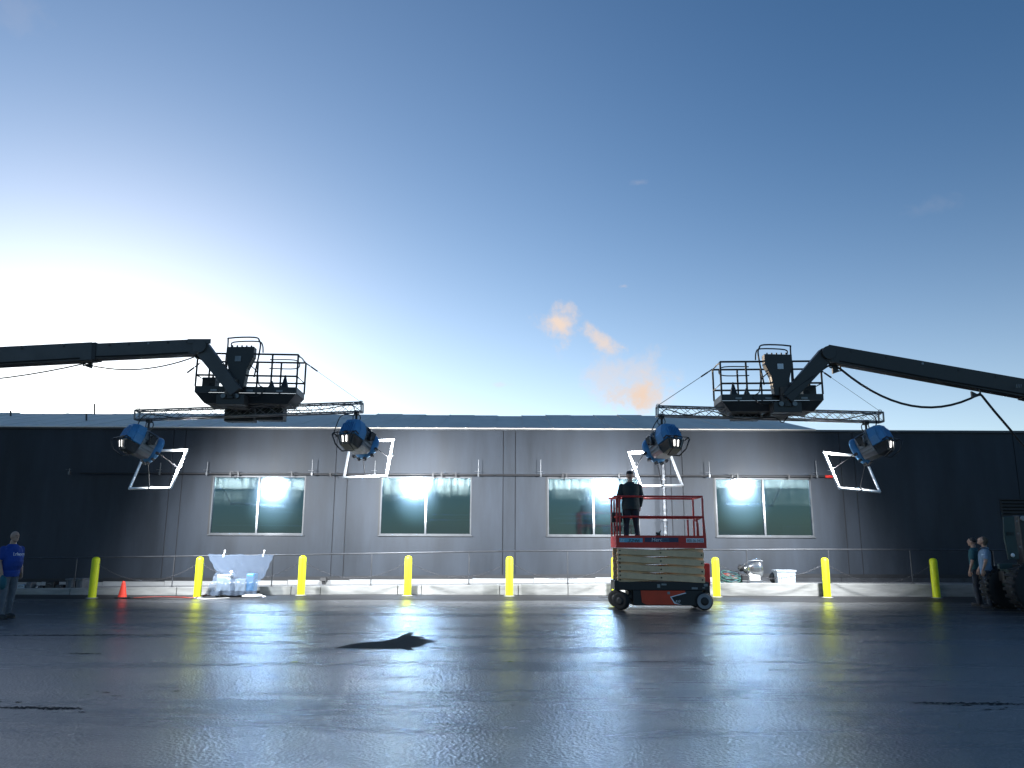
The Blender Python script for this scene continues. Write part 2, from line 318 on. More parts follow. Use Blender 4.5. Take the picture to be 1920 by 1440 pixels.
    def mesh(s, name, off=Vector((0, 0, 0))):
        me = bpy.data.meshes.new(name); me.from_pydata([tuple(v-off) for v in s.v], [], s.f); me.polygons.foreach_set('use_smooth', s.sm)
        bm = bmesh.new(); bm.from_mesh(me); bmesh.ops.recalc_face_normals(bm, faces=bm.faces); bm.to_mesh(me); bm.free(); return me
    def build(s, name, m, parent=None, at=None, bevel=0, **tags):
        off = wloc(parent) if parent is not None else Vector(at or (0, 0, 0))
        me = s.mesh(name, off); me.materials.append(m); o = bpy.data.objects.new(name, me); COL.objects.link(o)
        if parent is not None: o.parent = parent
        else: o.location = off
        if bevel:
            b = o.modifiers.new('bevel', 'BEVEL'); b.width = bevel; b.segments = 2; b.limit_method = 'ANGLE'
        for k, v in tags.items(): o[k] = v
        return o
def wloc(o):
    v = Vector((0, 0, 0))
    while o is not None: v = v+o.location; o = o.parent
    return v
def thing(name, label, cat, loc, group=None):
    o = bpy.data.objects.new(name, None); COL.objects.link(o); o.location = loc; o.empty_display_size = .2; o['label'] = label; o['category'] = cat
    if group: o['group'] = group
    return o
def copy_tree(o, parent=None):
    c = o.copy(); COL.objects.link(c)
    if parent is not None: c.parent = parent
    for ch in list(o.children): copy_tree(ch, c)
    return c
def text(s, name, m, parent, pos, size, rot=(R(90), 0, 0), shear=0, ext=.002, align='LEFT', scale=(1, 1)):
    cu = bpy.data.curves.new('t', 'FONT'); cu.body = s; cu.size = size; cu.extrude = ext; cu.shear = shear; cu.align_x = align
    o = bpy.data.objects.new('t', cu); COL.objects.link(o); dg = bpy.context.evaluated_depsgraph_get(); me = bpy.data.meshes.new_from_object(o.evaluated_get(dg)); bpy.data.objects.remove(o)
    me.transform(Matrix.Diagonal((scale[0], scale[1], 1, 1))); me.transform(Euler(rot).to_matrix().to_4x4()); me.materials.clear(); me.materials.append(m)
    r = bpy.data.objects.new(name, me); COL.objects.link(r); r.parent = parent; r.location = Vector(pos)-wloc(parent); return r
def sag(a, b, s, n=14):
    a, b = Vector(a), Vector(b); return [a.lerp(b, i/n)-Vector((0, 0, s*4*(i/n)*(1-i/n))) for i in range(n+1)]
def spline(pts, n=6):
    pts = [Vector(p) for p in pts]; q = [pts[0]]+pts+[pts[-1]]; out = []
    for i in range(1, len(q)-2):
        for j in range(n):
            t = j/n; a, b, c, d = q[i-1:i+3]
            out.append(.5*((2*b)+(c-a)*t+(2*a-5*b+4*c-d)*t*t+(3*b-a-3*c+d)*t**3))
    return out+[pts[-1]]

YW, YK, YT = 24.5, 22.6, 19.7

# ------------------------------------------------------------------ ground
g = MB(); NX = 24
g.add([(-900, -300, 0), (900, -300, 0), (900, 1500, 0), (-900, 1500, 0)], [(0, 1, 2, 3)])
g.build('asphalt_ground', M_GROUND, kind='structure')
ap = MB(); xs = [-20+i*1.0 for i in range(41)]
def apz(x): return .004+.05*max(0, min(1, (x+9)/5))
vs = []; fs = []
for i, x in enumerate(xs):
    e = 21.3+.12*math.sin(x*1.3)+.08*math.sin(x*3.1)
    vs += [(x, e, .004), (x, 22.0, apz(x)), (x, YK+.02, apz(x)+.01)]
for i in range(len(xs)-1):
    for j in range(2): a = i*3+j; fs.append((a, a+3, a+4, a+1))
ap.add(vs, fs); ap.build('asphalt_apron', M_APRON, kind='structure')
# tar patch and cracks
pts = [(628, 1215), (660, 1207), (690, 1204), (720, 1202), (742, 1197), (756, 1190), (768, 1185), (776, 1186), (770, 1192), (796, 1195), (784, 1197), (822, 1202), (800, 1206), (785, 1212), (770, 1214), (776, 1219), (765, 1219), (752, 1216), (700, 1216)]
MB().add([G(x, y, .004) for x, y in pts], [tuple(range(len(pts)))]).build('tar_patch', M_PATCH, kind='structure')
def crack(px0, px1, py, wpx, seed, slope=0.0):
    rr = random.Random(seed); n = max(6, int(abs(px1-px0)/4)); mb = MB(); top = []; bot = []
    for i in range(n+1):
        t = i/n; x = px0+(px1-px0)*t; y = py+slope*t+rr.uniform(-.6, .6)*wpx*.5; ww = wpx*(.15+.85*math.sin(math.pi*min(1, max(0, t*.96+.02)))**.6)*rr.uniform(.25, 1.2)
        top.append(G(x, y-ww/2, .004)); bot.append(G(x, y+ww/2, .004))
    mb.add(top+bot, [(i, i+1, n+2+i, n+1+i) for i in range(n)]); return mb
ck = [(0, 155, 1326, 5, 1, 2), (0, 330, 1191, 1.5, 2, -1), (130, 190, 1225, 1.8, 3, 0), (1705, 1925, 1317, 4, 4, 3), (1165, 1335, 1240, 1.0, 6, 1)]
for k in range(26):                        # broken crumbs of tar along the seams
    bx_, by_ = ((30, 1322), (120, 1328), (1780, 1316), (1870, 1322), (990, 1325), (200, 1296), (240, 1294), (790, 1317))[k % 8]; x_ = bx_+random.uniform(-60, 90); ck.append((x_, x_+random.uniform(6, 22), by_+random.uniform(-7, 9), random.uniform(.8, 2.0), 40+k, random.uniform(-1, 1)))
cm = MB()
for c in ck:
    m_ = crack(*c); cm.add(m_.v, m_.f)
cm.build('asphalt_cracks', M_CRACK, kind='stuff')
for i, (x, y, l) in enumerate([(360, 1186, 14), (553, 1183, 10), (552, 1241, 16), (955, 1157, 14), (957, 1240, 12), (1560, 1190, 6)]):
    a = G(x-l/2, y, .005); b_ = G(x+l/2, y, .005)
    MB().add([a+Vector((0, -.04, 0)), b_+Vector((0, -.03, 0)), b_+Vector((-.02, .04, 0)), a+Vector((.03, .05, 0))], [(0, 1, 2, 3)]).build('yellow_paint_mark', M_PAINTY, kind='structure')

# ------------------------------------------------------------------ building
bld = thing('long_building', 'long low dark grey building with four wide windows and pale low-pitched roof', 'building', (0, YW+4, 0))
ZT = P(960, 806, YW).z
wins = []
for cx, x0, x1 in ((0, 399.5-4, 574-3), (1, 713, 884), (2, 1026.5, 1199), (3, 1342, 1523)):
    a = P(x0, 950, YW); b_ = P(x1, 950, YW); wins.append((a.x, b_.x))
WZ0, WZ1 = P(960, 1004, YW).z, P(960, 894.5, YW).z
JO = [P(x, 950, YW).x for x in (-322, -300, 314, 337, 626, 649, 943, 966, 1260, 1282, 1583, 1609, 1915, 1940)]
edges = [-24.0]+JO+[26.0]
def fz(x):                                   # walkway level along the ramp
    t = max(0, min(1, (x+14.5)/20.0)); return .12+.24*t
GAP = .012
for i in range(len(edges)-1):
    x0, x1 = edges[i]+GAP, edges[i+1]-GAP; zb = 0.30; wn_ = [w_ for w_ in wins if x0 < w_[0] and w_[1] < x1]
    m_ = MB()
    if wn_:
        a, b_ = wn_[0]; m_.bb(x0, a, YW, YW+.16, zb, ZT); m_.bb(b_, x1, YW, YW+.16, zb, ZT); m_.bb(a, b_, YW, YW+.16, WZ1, ZT); m_.bb(a, b_, YW, YW+.16, zb, WZ0)
    else: m_.bb(x0, x1, YW, YW+.16, zb, ZT)
    m_.build('wall_panel', M_WALL, bld)
for x in edges[1:-1]: MB().bb(x-.06, x+.06, YW+.02, YW+.2, .3, ZT).build('joint_strip', M_JOINT, bld)
# footing and trim, in lengths
x = -24.0
while x < 25.5:
    x1 = x+1.9; z = fz((x+x1)/2)
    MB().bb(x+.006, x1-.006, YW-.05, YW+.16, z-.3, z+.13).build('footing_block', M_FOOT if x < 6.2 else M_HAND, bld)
    MB().bb(x, x1, YW-.02, YW+.1, z+.133, max(z+.24, .33)).build('base_trim', M_TRIM, bld)
    x = x1
MB().bb(-24, 26, YW-.07, YW+.02, ZT-.03, ZT+.035).build('eave_gutter', M_GUTTER, bld)
MB().bb(9.9, 26, YW+.1, YW+16, ZT-.6, ZT-.5).build('flat_roof', M_ROOF, bld)
# windows
for i, (a, b_) in enumerate(wins):
    mx_ = (a+b_)/2; wroot = MB()
    t_ = .042; y0, y1 = YW-.012, YW+.09
    wroot.bb(a, b_, y0, y1, WZ1-t_, WZ1).bb(a, b_, y0, y1, WZ0, WZ0+t_).bb(a, a+t_, y0, y1, WZ0+t_, WZ1-t_).bb(b_-t_, b_, y0, y1, WZ0+t_, WZ1-t_)
    wf = wroot.build('window', M_ALU, bld)
    MB().bb(mx_-.028, mx_+.028, YW-.008, YW+.088, WZ0+t_+.001, WZ1-t_-.001).build('mullion', M_ALU, wf)
    for p0_, p1_ in ((a+t_, mx_-.036), (mx_+.036, b_-t_)):
        MB().box(((p0_+p1_)/2, YW+.04, (WZ0+WZ1)/2), (p1_-p0_+.01, .010, WZ1-WZ0-2*t_+.01), (R(random.uniform(-.35, .35)), 0, R(random.uniform(-.5, .5)))).build('pane', M_GLASS, wf)
    MB().bb(a-.03, b_+.03, YW-.05, YW+.01, WZ0-.035, WZ0-.002).build('sill', M_ALU, wf)
    MB().bb(a-.05, a-.004, YW-.006, YW+.01, WZ0-.03, WZ1+.03).bb(a-.05, b_+.02, YW-.006, YW+.01, WZ1+.004, WZ1+.03).build('reveal', M_TRIM, wf)
# interior behind the glass
MB().bb(-22, 24, 29.5, 29.6, 0, 4.6).build('inner_wall', M_INT, bld)
MB().bb(-22, 24, YW+.2, 29.5, .2, .3).build('inner_floor', M_INTD, bld)
MB().bb(-22, 24, YW+.2, 29.5, 4.4, 4.5).build('inner_ceiling', M_INTD, bld)
for x in (-22.0, -5.4, 5.3, 24.0): MB().bb(x-.05, x+.05, YW+.2, 29.5, .3, 4.4).build('partition', M_INTD, bld)
for (px0, px1, py, Y) in ((1050, 1126, 964, 26.2), (1040, 1125, 972, 26.0), (1050, 1120, 981, 26.3), (810, 884, 965, 26.1), (806, 884, 975, 26.0), (500, 545, 960, 27), (405, 560, 985, 27.5), (1140, 1160, 958, 26.2), (760, 800, 946, 27)):
    a = P(px0, py, Y); b_ = P(px1, py, Y); MB().bb(a.x, b_.x, Y, Y+.5, a.z-.02, a.z+.03).build('shelf', M_CARD, bld)
for (px0, px1, py, Y) in ((1480, 1530, 985, 26), (1130, 1180, 985, 26.5)):
    a = P(px0, py, Y); b_ = P(px1, py, Y); MB().bb(a.x, b_.x, Y, Y+.6, .3, a.z).build('cabinet', M_CARD, bld)
# roof
RY, RZ = 29.8, P(960, 778.5, 29.8).z
xr1 = 9.75; n_ = 36; x0r = -24.0; wd = (xr1-x0r)/n_
for i in range(n_):
    a, b_ = x0r+i*wd, x0r+(i+1)*wd-.004; e = .018*math.sin(i*2.1)+random.uniform(-.008, .008); rb = .02*math.sin(i*.7)+.015*math.sin(i*1.9+1)
    y0, z0, y1, z1 = YW-.12, ZT+.04, RY, RZ
    m_ = MB(); m_.add([(a, y0, z0), (b_, y0, z0), (b_, y1, z1+rb), (a, y1, z1+rb), (a, y0, z0-.03), (b_, y0, z0-.03), (b_, y1, z1-.05), (a, y1, z1-.05)],
          [(0, 1, 2, 3), (4, 7, 6, 5), (0, 4, 5, 1), (1, 5, 6, 2), (2, 6, 7, 3), (3, 7, 4, 0)])
    m_.add([(a+.0, y0, z0), (a+.035, y0, z0), (a+.035, y1, z1+rb), (a, y1, z1+rb), (a, y0, z0+.012), (a+.035, y0, z0+.012), (a+.035, y1, z1+rb+.012), (a, y1, z1+rb+.012)],
          [(4, 5, 6, 7), (0, 1, 5, 4), (3, 2, 6, 7), (0, 4, 7, 3), (1, 2, 6, 5)])
    m_.build('roof_panel', M_ROOF, bld)
MB().add([(x0r, RY, RZ-.04), (xr1, RY, RZ-.04), (xr1, RY+16, RZ-1.2), (x0r, RY+16, RZ-1.2)], [(0, 1, 2, 3)]).build('roof_back_slope', M_ROOF, bld)
MB().add([(xr1, YW-.1, ZT), (xr1, RY, RZ-.06), (xr1, RY+16, RZ-1.3), (xr1, RY+16, ZT-.6), (xr1+.02, YW-.1, ZT-.02)], [(0, 1, 2, 3)]).build('gable_end', M_WALL, bld)
for px, wpx, hpx in ((864, 62, 5), (1060, 74, 6), (120, 70, 3), (300, 60, 3)):
    c = P(px, 779, RY+1.0); r_ = wpx/2*RY/FPX; h_ = hpx*RY/FPX+.06
    MB().lathe((c.x, c.y, RZ-.16), [(r_, 0), (r_*.98, h_*.4+.05), (r_*.8, h_*.8+.08), (r_*.45, h_+.1), (.02, h_+.11)], 20).build('roof_dome', M_GUTTER, bld)
for px, y0_, y1_, yy in ((177, 757, 780, 29.5), (20, 770, 783, 28.5), (162, 776, 790, 26.5)):
    a = P(px, y1_+2, yy); b_ = P(px, y0_, yy); MB().cyl(a, b_, .03, n=8).build('vent_pipe', M_BOOM, bld)
# louvre at the right end
la = P(1874, 935, YW); lb = P(1975, 973, YW)
lv = MB().bb(la.x, lb.x, YW-.03, YW-.002, lb.z, la.z).build('louvre', M_TRIM, bld)
for i in range(6):
    z = lb.z+(la.z-lb.z)*(i+.5)/6; MB().box(((la.x+lb.x)/2, YW-.06, z), (lb.x-la.x-.04, .06, .012), (R(-35), 0, 0)).build('slat', M_BOOM, lv)

# walkway, kerb and handrail
def kz(x): return fz(x)+.05
vs = []; fs = []
for i in range(41):
    x = -22+i*1.15; vs += [(x, YK+.2, fz(x)), (x, YW+.1, fz(x))]
    if i: a = 2*i-2; fs.append((a, a+2, a+3, a+1))
MB().add(vs, fs).build('walkway', M_WALK, kind='structure')
kw = thing('kerb_wall', 'low white concrete kerb wall of long blocks below the walkway', 'wall', (0, YK, 0))
BX = [172, 369, 563, 763, 954, 1155, 1345, 1552, 1757]
xk = [-22, -17.5]+[P(p_, 1110, YK).x for p_ in (20, 130, 330, 400, 545, 600, 745, 790, 936, 972, 1065, 1146, 1345, 1543)]+[12.2, 14.2, 16.5, 19.5, 23]
for i in range(len(xk)-1):
    a, b_ = xk[i]+.008, xk[i+1]-.008; dy = random.uniform(0, .025); big = .03 if (6 < a < 9) else 0
    z0 = 0.0; za, zb = kz(a), kz(b_)
    if i and b_-a < .9: za -= .012; zb -= .012; dy = .03
    MB().add([(a, YK+dy-big, z0), (b_, YK+dy-big, z0), (b_, YK+.2, z0), (a, YK+.2, z0), (a, YK+dy-big, za), (b_, YK+dy-big, zb), (b_, YK+.2, zb), (a, YK+.2, za)],
             [(0, 3, 2, 1), (4, 5, 6, 7), (0, 1, 5, 4), (1, 2, 6, 5), (2, 3, 7, 6), (3, 0, 4, 7)]).build('kerb_block', M_WHITEC, kw, bevel=.012)
hr = thing('handrail', 'thin dark steel handrail running along the walkway edge in front of the wall', 'handrail', (0, YK+.1, 0))
yr = YK+.12
rp = [P(px, py, yr) for px, py in ((-120, 1050), (40, 1047), (340, 1043), (560, 1040), (900, 1034), (1200, 1031.5), (1500, 1030), (1720, 1030.5), (2000, 1032))]
MB().tube(rp, .022, 8).build('top_rail', M_HAND, hr)
for px in (-30, 146, 328, 513, 697.5, 880, 1064, 1237, 1399.5, 1553, 1706, 1862):
    q = P(px, 1034, yr); zt = None
    for a, b_ in zip(rp, rp[1:]):
        if a.x <= q.x <= b_.x: zt = a.z+(b_.z-a.z)*(q.x-a.x)/(b_.x-a.x)
    MB().cyl((q.x, yr, kz(q.x)-.03), (q.x, yr, zt), .016, n=8).box((q.x, yr, kz(q.x)+.006), (.09, .09, .012)).build('post', M_HAND, hr)

# ------------------------------------------------------------------ pipe over the windows
pl = thing('scaffold_pipe', 'long dark steel pipe with clamps mounted above the windows on the wall', 'pipe', (0, YW-.15, 3.7))
yp = YW-.16; pa, pb = P(150, 887, yp), P(1560, 893.5, yp); pz = lambda x: pa.z+(pb.z-pa.z)*(x-pa.x)/(pb.x-pa.x)
MB().cyl(pa, pb, .032, n=10).build('pipe', M_BLACK, pl)
MB().cyl(pb-Vector((.22, 0, 0)), pb+Vector((.03, 0, 0)), .045, n=10).build('end_cap', M_RED, pl, label='red end cap of the pipe')
for px, py in ((388, 872), (585, 868), (703, 870), (897, 868), (1014, 868), (1330, 872), (1531, 870), (1246-54, 872), (300, 874), (130, 880)):
    a = P(px, 889, yp-.03); x = a.x; h_ = P(px, py, yp).z+.1 if py < 880 else pz(x)+.15
    m_ = MB().cyl((x, yp-.05, pz(x)-.06), (x, yp-.05, h_), .011, n=6).box((x, yp-.03, pz(x)), (.05, .09, .09)).cyl((x-.12, yp-.05, pz(x)+.11), (x+.05, yp-.05, pz(x)+.11), .009, n=6)
    m_.build('clamp_upright', M_STEEL, pl)
for px in (433, 448, 620, 548, 812, 828, 855, 1055, 1062, 1160, 1372, 1382, 1478, 1520):
    a = P(px, 889, yp); x = a.x; s_ = random.choice((-1, 1))
    MB().box((x, yp-.02, pz(x)-.01), (.045, .1, .1)).cyl((x+.02*s_, yp-.06, pz(x)-.03), (x+.07*s_, yp-.07, pz(x)-.13), .012, n=6).box((x+.05*s_, yp-.06, pz(x)+.06), (.12, .02, .015), (0, R(12*s_), 0)).build('clamp', M_BLACK, pl)
for px in (560, 1270, 850, 330, 700, 1180, 1500):                        # stand-off brackets to the wall
    x = P(px, 889, yp).x; MB().bb(x-.02, x+.02, yp, YW+.002, pz(x)-.02, pz(x)+.02).build('wall_bracket', M_BLACK, pl)
# foil duct
d0, d1 = P(1243, 868, YW-.28), P(1252, 1080, YW-.28); dz = kz(d1.x)
dt = thing('foil_duct', 'silver foil wrapped vertical duct on the wall behind the red scissor lift', 'duct', (d1.x, YW-.28, dz))
prof = []; nn = 60; xd = (d0.x+d1.x)/2
for i in range(nn+1):
    h_ = (d0.z-dz)*i/nn; prof.append((.058+.006*math.sin(i*1.9)+.004*math.sin(i*5.3), h_))
MB().lathe((xd, YW-.2, dz-.04), prof, 14).build('duct', M_DUCT, dt)
for k in (.15, .5, .85): z = dz+(d0.z-dz)*k; MB().lathe((xd, YW-.2, z), [(.083, 0), (.083, .04)], 14).bb(xd-.03, xd+.03, YW-.13, YW+.002, z, z+.04).build('strap', M_STEEL, dt)

# ------------------------------------------------------------------ bollards and chains
BL = ['first bollard from the left, yellow, beside the small orange cone', 'yellow bollard left of the plastic covered cart', 'yellow bollard just right of the plastic covered cart',
      'yellow bollard below the second window from the left', 'yellow bollard midway between the second and third windows', 'yellow bollard half hidden behind the left end of the scissor lift',
      'yellow bollard right of the scissor lift beside the cable coil', 'yellow bollard right of the pale grey storage bin', 'rightmost yellow bollard near the men and the machine']
BB = []; proto = None
for i, px in enumerate(BX):
    zb = .004 if i < 2 else .05; y = {0: 21.5, 1: 21.9}.get(i, 22.25); q = P(px+(1 if px < 960 else -1), 1115, y)
    if proto is None:
        proto = thing('bollard', BL[i], 'bollard', (0, 0, 0), 'yellow bollards along the kerb')
        MB().lathe((0, 0, 0), [(.103, 0), (.103, 1.0), (.098, 1.035), (.08, 1.065), (.045, 1.085), (.005, 1.09)], 24).build('sleeve', M_YEL, proto)
        MB().lathe((0, 0, 0), [(.16, 0), (.155, .01), (.108, .018)], 20).build('base_collar', M_WHITEC, proto)
        MB().box((0, 0, .89), (.23, .02, .02)).tube([(.105+.02*math.cos(t), 0, .89+.02*math.sin(t)) for t in [k*.7 for k in range(9)]], .004, 5).build('chain_eye', M_STEEL, proto)
        o = proto
    else: o = copy_tree(proto)
    o['label'] = BL[i]; o.location = (q.x, y, zb); BB.append(Vector((q.x, y, zb)))
CL = ['chain sagging from the first bollard past the orange cone', 'chain running behind the plastic covered cart', 'dark chain right of the plastic covered cart', 'dark chain below the second window', 'dark chain left of the scissor lift', 'chain passing behind the scissor lift', 'bright chain in front of the work lamp and storage bin', 'dim chain hanging towards the rightmost bollard']
def link_ring(c, d, up, L_=.035, W_=.018, r=.0045):
    x, u, d = basis(d, up); pts = []
    for k in range(8):
        t = 2*math.pi*k/8; pts.append(c+d*math.cos(t)*L_+u*math.sin(t)*W_)
    return pts
for i in range(8):
    a = BB[i]+Vector((.115, 0, .87)); b_ = BB[i+1]+Vector((-.115, 0, .87)); sg = (.42, .40, .40, .36, .40, .42, .36, .45)[i]
    t = thing('hanging_chain', CL[i], 'chain', a, 'chains between the yellow bollards'); m_ = MB(); n_ = int((b_-a).length/.052)
    pts = sag(a, b_, sg, n_)
    for k in range(n_):
        m_.tube(link_ring((pts[k]+pts[k+1])/2, pts[k+1]-pts[k], Vector((0, 0, 1)) if k % 2 else Vector((0, 1, 0))), .0042, 4, True)
    m_.build('links', M_CHAIN, t, kind='stuff')

# ------------------------------------------------------------------ trusses
def truss(A, B, label):
    c = (A+B)/2; t = thing('lighting_truss', label, 'truss', c, 'lighting trusses under the boom lift baskets'); x, u, d = basis(B-A); h, hw = .24, .13
    off = [x*i*hw+u*j*h/2 for i, j in ((-1, -1), (1, -1), (1, 1), (-1, 1))]
    for o_ in off: MB().cyl(A+o_, B+o_, .021, n=8).build('chord', M_TRUSS, t)
    L_ = (B-A).length; n = int(L_/.3); m_ = MB()
    for k in range(n):
        s0, s1 = A+d*(L_*k/n), A+d*(L_*(k+1)/n)
        for (i, j) in ((0, 3), (1, 2)):
            a, b_ = (i, j) if k % 2 else (j, i); m_.cyl(s0+off[a], s1+off[b_], .007, n=5, caps=False)
            m_.cyl(s0+off[b_], s1+off[a], .007, n=5, caps=False)
        for (i, j) in ((0, 1), (3, 2)):
            a, b_ = (i, j) if k % 2 else (j, i); m_.cyl(s0+off[a], s1+off[b_], .007, n=5, caps=False)
    m_.build('lacing', M_TRUSS, t, kind='stuff')
    for e in (A, B):
        m2 = MB()
        for i in range(4): m2.beam(e+off[i], e+off[(i+1) % 4], .035, .035)
        m2.build('end_frame', M_TRUSS, t)
    return t, (A, B, x, u, d)
TA, TB = P(257, 779, YT), P(679, 764, YT); T1, t1 = truss(TA, TB, 'silver truss hanging under the left boom basket with two blue lamps')
TC, TD = P(1232, 771, YT), P(1652, 783, YT); T2, t2 = truss(TC, TD, 'silver truss hanging under the right boom basket with two blue lamps')

# ------------------------------------------------------------------ film lamps
def lamp(px, py, az, tilt, label, hangx):
    btilt = tilt-4; tilt = 24
    Lc = P(px, py, YT); b = Vector((math.sin(R(az))*math.cos(R(tilt)), math.cos(R(az))*math.cos(R(tilt)), -math.sin(R(tilt)))); x, u, d = basis(b)
    W = lambda i, j, k: Lc+x*i+u*j+d*k
    rot = Matrix((x, d, u)).transposed()
    t = thing('film_lamp', label, 'film lamp', Lc-b*.45, 'blue film lamps hanging from the trusses')
    # front ring and lens
    MB().lathe(W(0, 0, -.10), [(.25, -.06), (.345, 0), (.36, .05), (.36, .10), (.345, .115)], 28, d).build('front_ring', M_BLUE, t)
    ln = MB().lathe(W(0, 0, -.07), [(.285, 0), (.285, .02), (.20, .045), (.06, .06)], 24, d).build('lens', M_LENS, t)
    for s in (-1, 1):
        for i_, j_ in ((.37, -.12), (.30, -.29), (.1, -.38)): MB().box(W(i_*s, j_, -.05), (.05, .09, .06), rot).build('filter_clip', M_CLIP, t)
    # grey mid housing with cooling strips
    mid = MB(); secs = []
    prof = [(-.30, -.24), (-.22, -.33), (.22, -.33), (.30, -.24), (.30, .16), (.20, .33), (-.20, .33), (-.30, .16)]
    def shell(mb, k0, s0, k1, s1):
        v = [W(p*s0, q*s0, k0) for p, q in prof]+[W(p*s1, q*s1, k1) for p, q in prof]; n = len(prof)
        mb.add(v, [(i, (i+1) % n, n+(i+1) % n, n+i) for i in range(n)]+[tuple(range(n))[::-1], tuple(range(n, 2*n))])
    shell(mid, -.14, .92, -.50, 1.0); mid.build('mid_housing', M_LGREY, t, bevel=.012)
    for q in (-.16, -.05, .06): 
        for s in (-1, 1): MB().box(W(.302*s, q, -.32), (.014, .28, .03), rot).build('side_rib', M_STEEL, t)
    for s in (-1, 1): MB().box(W(.24*s, .275, -.32), (.012, .30, .05), rot@Euler((0, R(38*s), 0)).to_matrix()).build('top_reflector', M_FIX, t)
    # blue rear cowl, hexagonal, with ribs
    cow = MB(); pr = [(-.31, -.12), (-.31, .10), (-.17, .36), (.17, .36), (.31, .10), (.31, -.12)]
    def hexs(mb, k0, s0, k1, s1, oy=0):
        v = [W(p*s0, q*s0, k0) for p, q in pr]+[W(p*s1, q*s1+oy, k1) for p, q in pr]; n = 6
        mb.add(v, [(i, (i+1) % n, n+(i+1) % n, n+i) for i in range(n)]+[tuple(range(n))[::-1], tuple(range(n, 2*n))])
    hexs(cow, -.505, 1.03, -.74, 1.0); hexs(cow, -.74, .995, -.86, .80, .02); cow.build('rear_cowl', M_BLUE, t, bevel=.018)
    for i in range(7):
        xx = -.18+.06*i; top = .30-abs(xx)*.35
        MB().add([W(xx-.008, -.06, -.86), W(xx+.008, -.06, -.86), W(xx+.008, top-.02, -.86), W(xx-.008, top-.02, -.86), W(xx-.006, -.04, -.895), W(xx+.006, -.04, -.895), W(xx+.006, top-.06, -.895), W(xx-.006, top-.06, -.895)],
                 [(4, 5, 6, 7), (0, 1, 5, 4), (1, 2, 6, 5), (2, 3, 7, 6), (3, 0, 4, 7)]).build('cooling_rib', M_BLUE, t)
    MB().box(W(0, -.075, -.885), (.10, .05, .05), rot).build('latch', M_BLACK, t)
    # underside tray with lit openings
    MB().add([W(-.28, -.13, -.86), W(.28, -.13, -.86), W(.29, -.13, -.50), W(-.29, -.13, -.50), W(-.20, -.34, -.74), W(.20, -.34, -.74), W(.22, -.36, -.50), W(-.22, -.36, -.50)],
             [(0, 3, 2, 1), (4, 5, 6, 7), (0, 1, 5, 4), (1, 2, 6, 5), (2, 3, 7, 6), (3, 0, 4, 7)]).build('vent_tray', M_LTRAY, t)
    for xx in (-.08, .05):
        a, b2 = W(xx, -.165, -.872), W(xx*.9, -.30, -.795); MB().beam(a, b2, .017, .02, d).build('lit_slot', M_GLOWV, t)
        MB().beam(a+x*.045, b2+x*.04, .012, .03, d).build('louvre_blade', M_LTRAY, t)
    MB().beam(W(-.2, -.16, -.86), W(-.13, -.31, -.77), .02, .03, d).beam(W(.2, -.16, -.86), W(.14, -.31, -.77), .02, .03, d).build('tray_edge', M_LGREY, t)
    # guard frame round the rear bottom
    gp = [W(-.36, -.11, -.80), W(-.37, -.10, -.93), W(-.30, -.20, -1.0), W(-.22, -.40, -.86), W(-.20, -.45, -.60), W(.20, -.45, -.60), W(.22, -.40, -.86), W(.30, -.20, -1.0), W(.37, -.10, -.93), W(.36, -.11, -.80)]
    MB().tube(gp, .018, 6).cyl(W(-.37, -.10, -.93), W(.37, -.10, -.93), .012, n=6).build('guard_frame', M_RAIL, t)
    # yoke
    A_, B_, tx, tu, td = hangx[0]; hp = A_+(B_-A_)*hangx[1]; hp = hp-tu*.14
    pv = W(0, .0, -.42); ym = MB(); hz = Vector((td.x, td.y, 0)).normalized()
    lft, rgt = W(-.34, 0, -.36), W(.34, 0, -.36); top = Vector((hp.x, hp.y, hp.z-.20))
    for q in (lft, rgt):
        side = (q-pv).normalized(); ym.tube(spline([q, q+Vector((0, 0, .16))+side*.04, (q+side*.02)*.62+top*.38+Vector((0, 0, .12)), top+side*.05, top], 5), .022, 6)
    ym.build('yoke', M_LGREY if az < 0 else M_BLACK, t)
    for q in (lft, rgt): MB().cyl(q+(q-pv).normalized()*-.06, q+(q-pv).normalized()*.05, .05, n=12).build('trunnion_knob', M_BLACK, t)
    MB().cyl(top-Vector((0, 0, .03)), hp+Vector((0, 0, .06)), .03, n=8).box(hp, (.10, .16, .12)).tube([hp+Vector((.10*math.cos(k*.7), .05, -.12+.12*math.sin(k*.7))) for k in range(10)], .013, 6).build('hanging_clamp', M_BLACK, t)
    MB().box(W(.33 if az > 0 else -.33, .12, -.30), (.10, .14, .18), rot).build('connector_box', M_BLACK, t)
    # its real light
    l = bpy.data.lights.new('film_lamp_beam', 'SPOT'); l.energy = LAMP_W; l.color = (.93, .97, 1.0); l.spot_size = R(142); l.spot_blend = 1.0; l.shadow_soft_size = .22
    lo = bpy.data.objects.new('film_lamp_beam', l); COL.objects.link(lo); lo.location = W(0, 0, .26); bb_ = Vector((math.sin(R(az*.85))*math.cos(R(btilt)), math.cos(R(az*.85))*math.cos(R(btilt)), -math.sin(R(btilt)))); lo.rotation_euler = bb_.to_track_quat('-Z', 'Y').to_euler()
    mw = lo.location.copy(); lo.parent = t; lo.location = mw-wloc(t)
    # second narrow spot, added to brighten the glass highlights and wet-ground streaks
    l2 = bpy.data.lights.new('film_lamp_added_spot', 'SPOT'); l2.energy = ADDED_SPOT_W; l2.color = (.93, .97, 1.0); l2.spot_size = R(19); l2.spot_blend = 1.0; l2.shadow_soft_size = .20
    lo2 = bpy.data.objects.new('film_lamp_added_spot', l2); COL.objects.link(lo2); ca = math.atan2(-mw.x, 2*YW-mw.y); ce = R(-12.5)
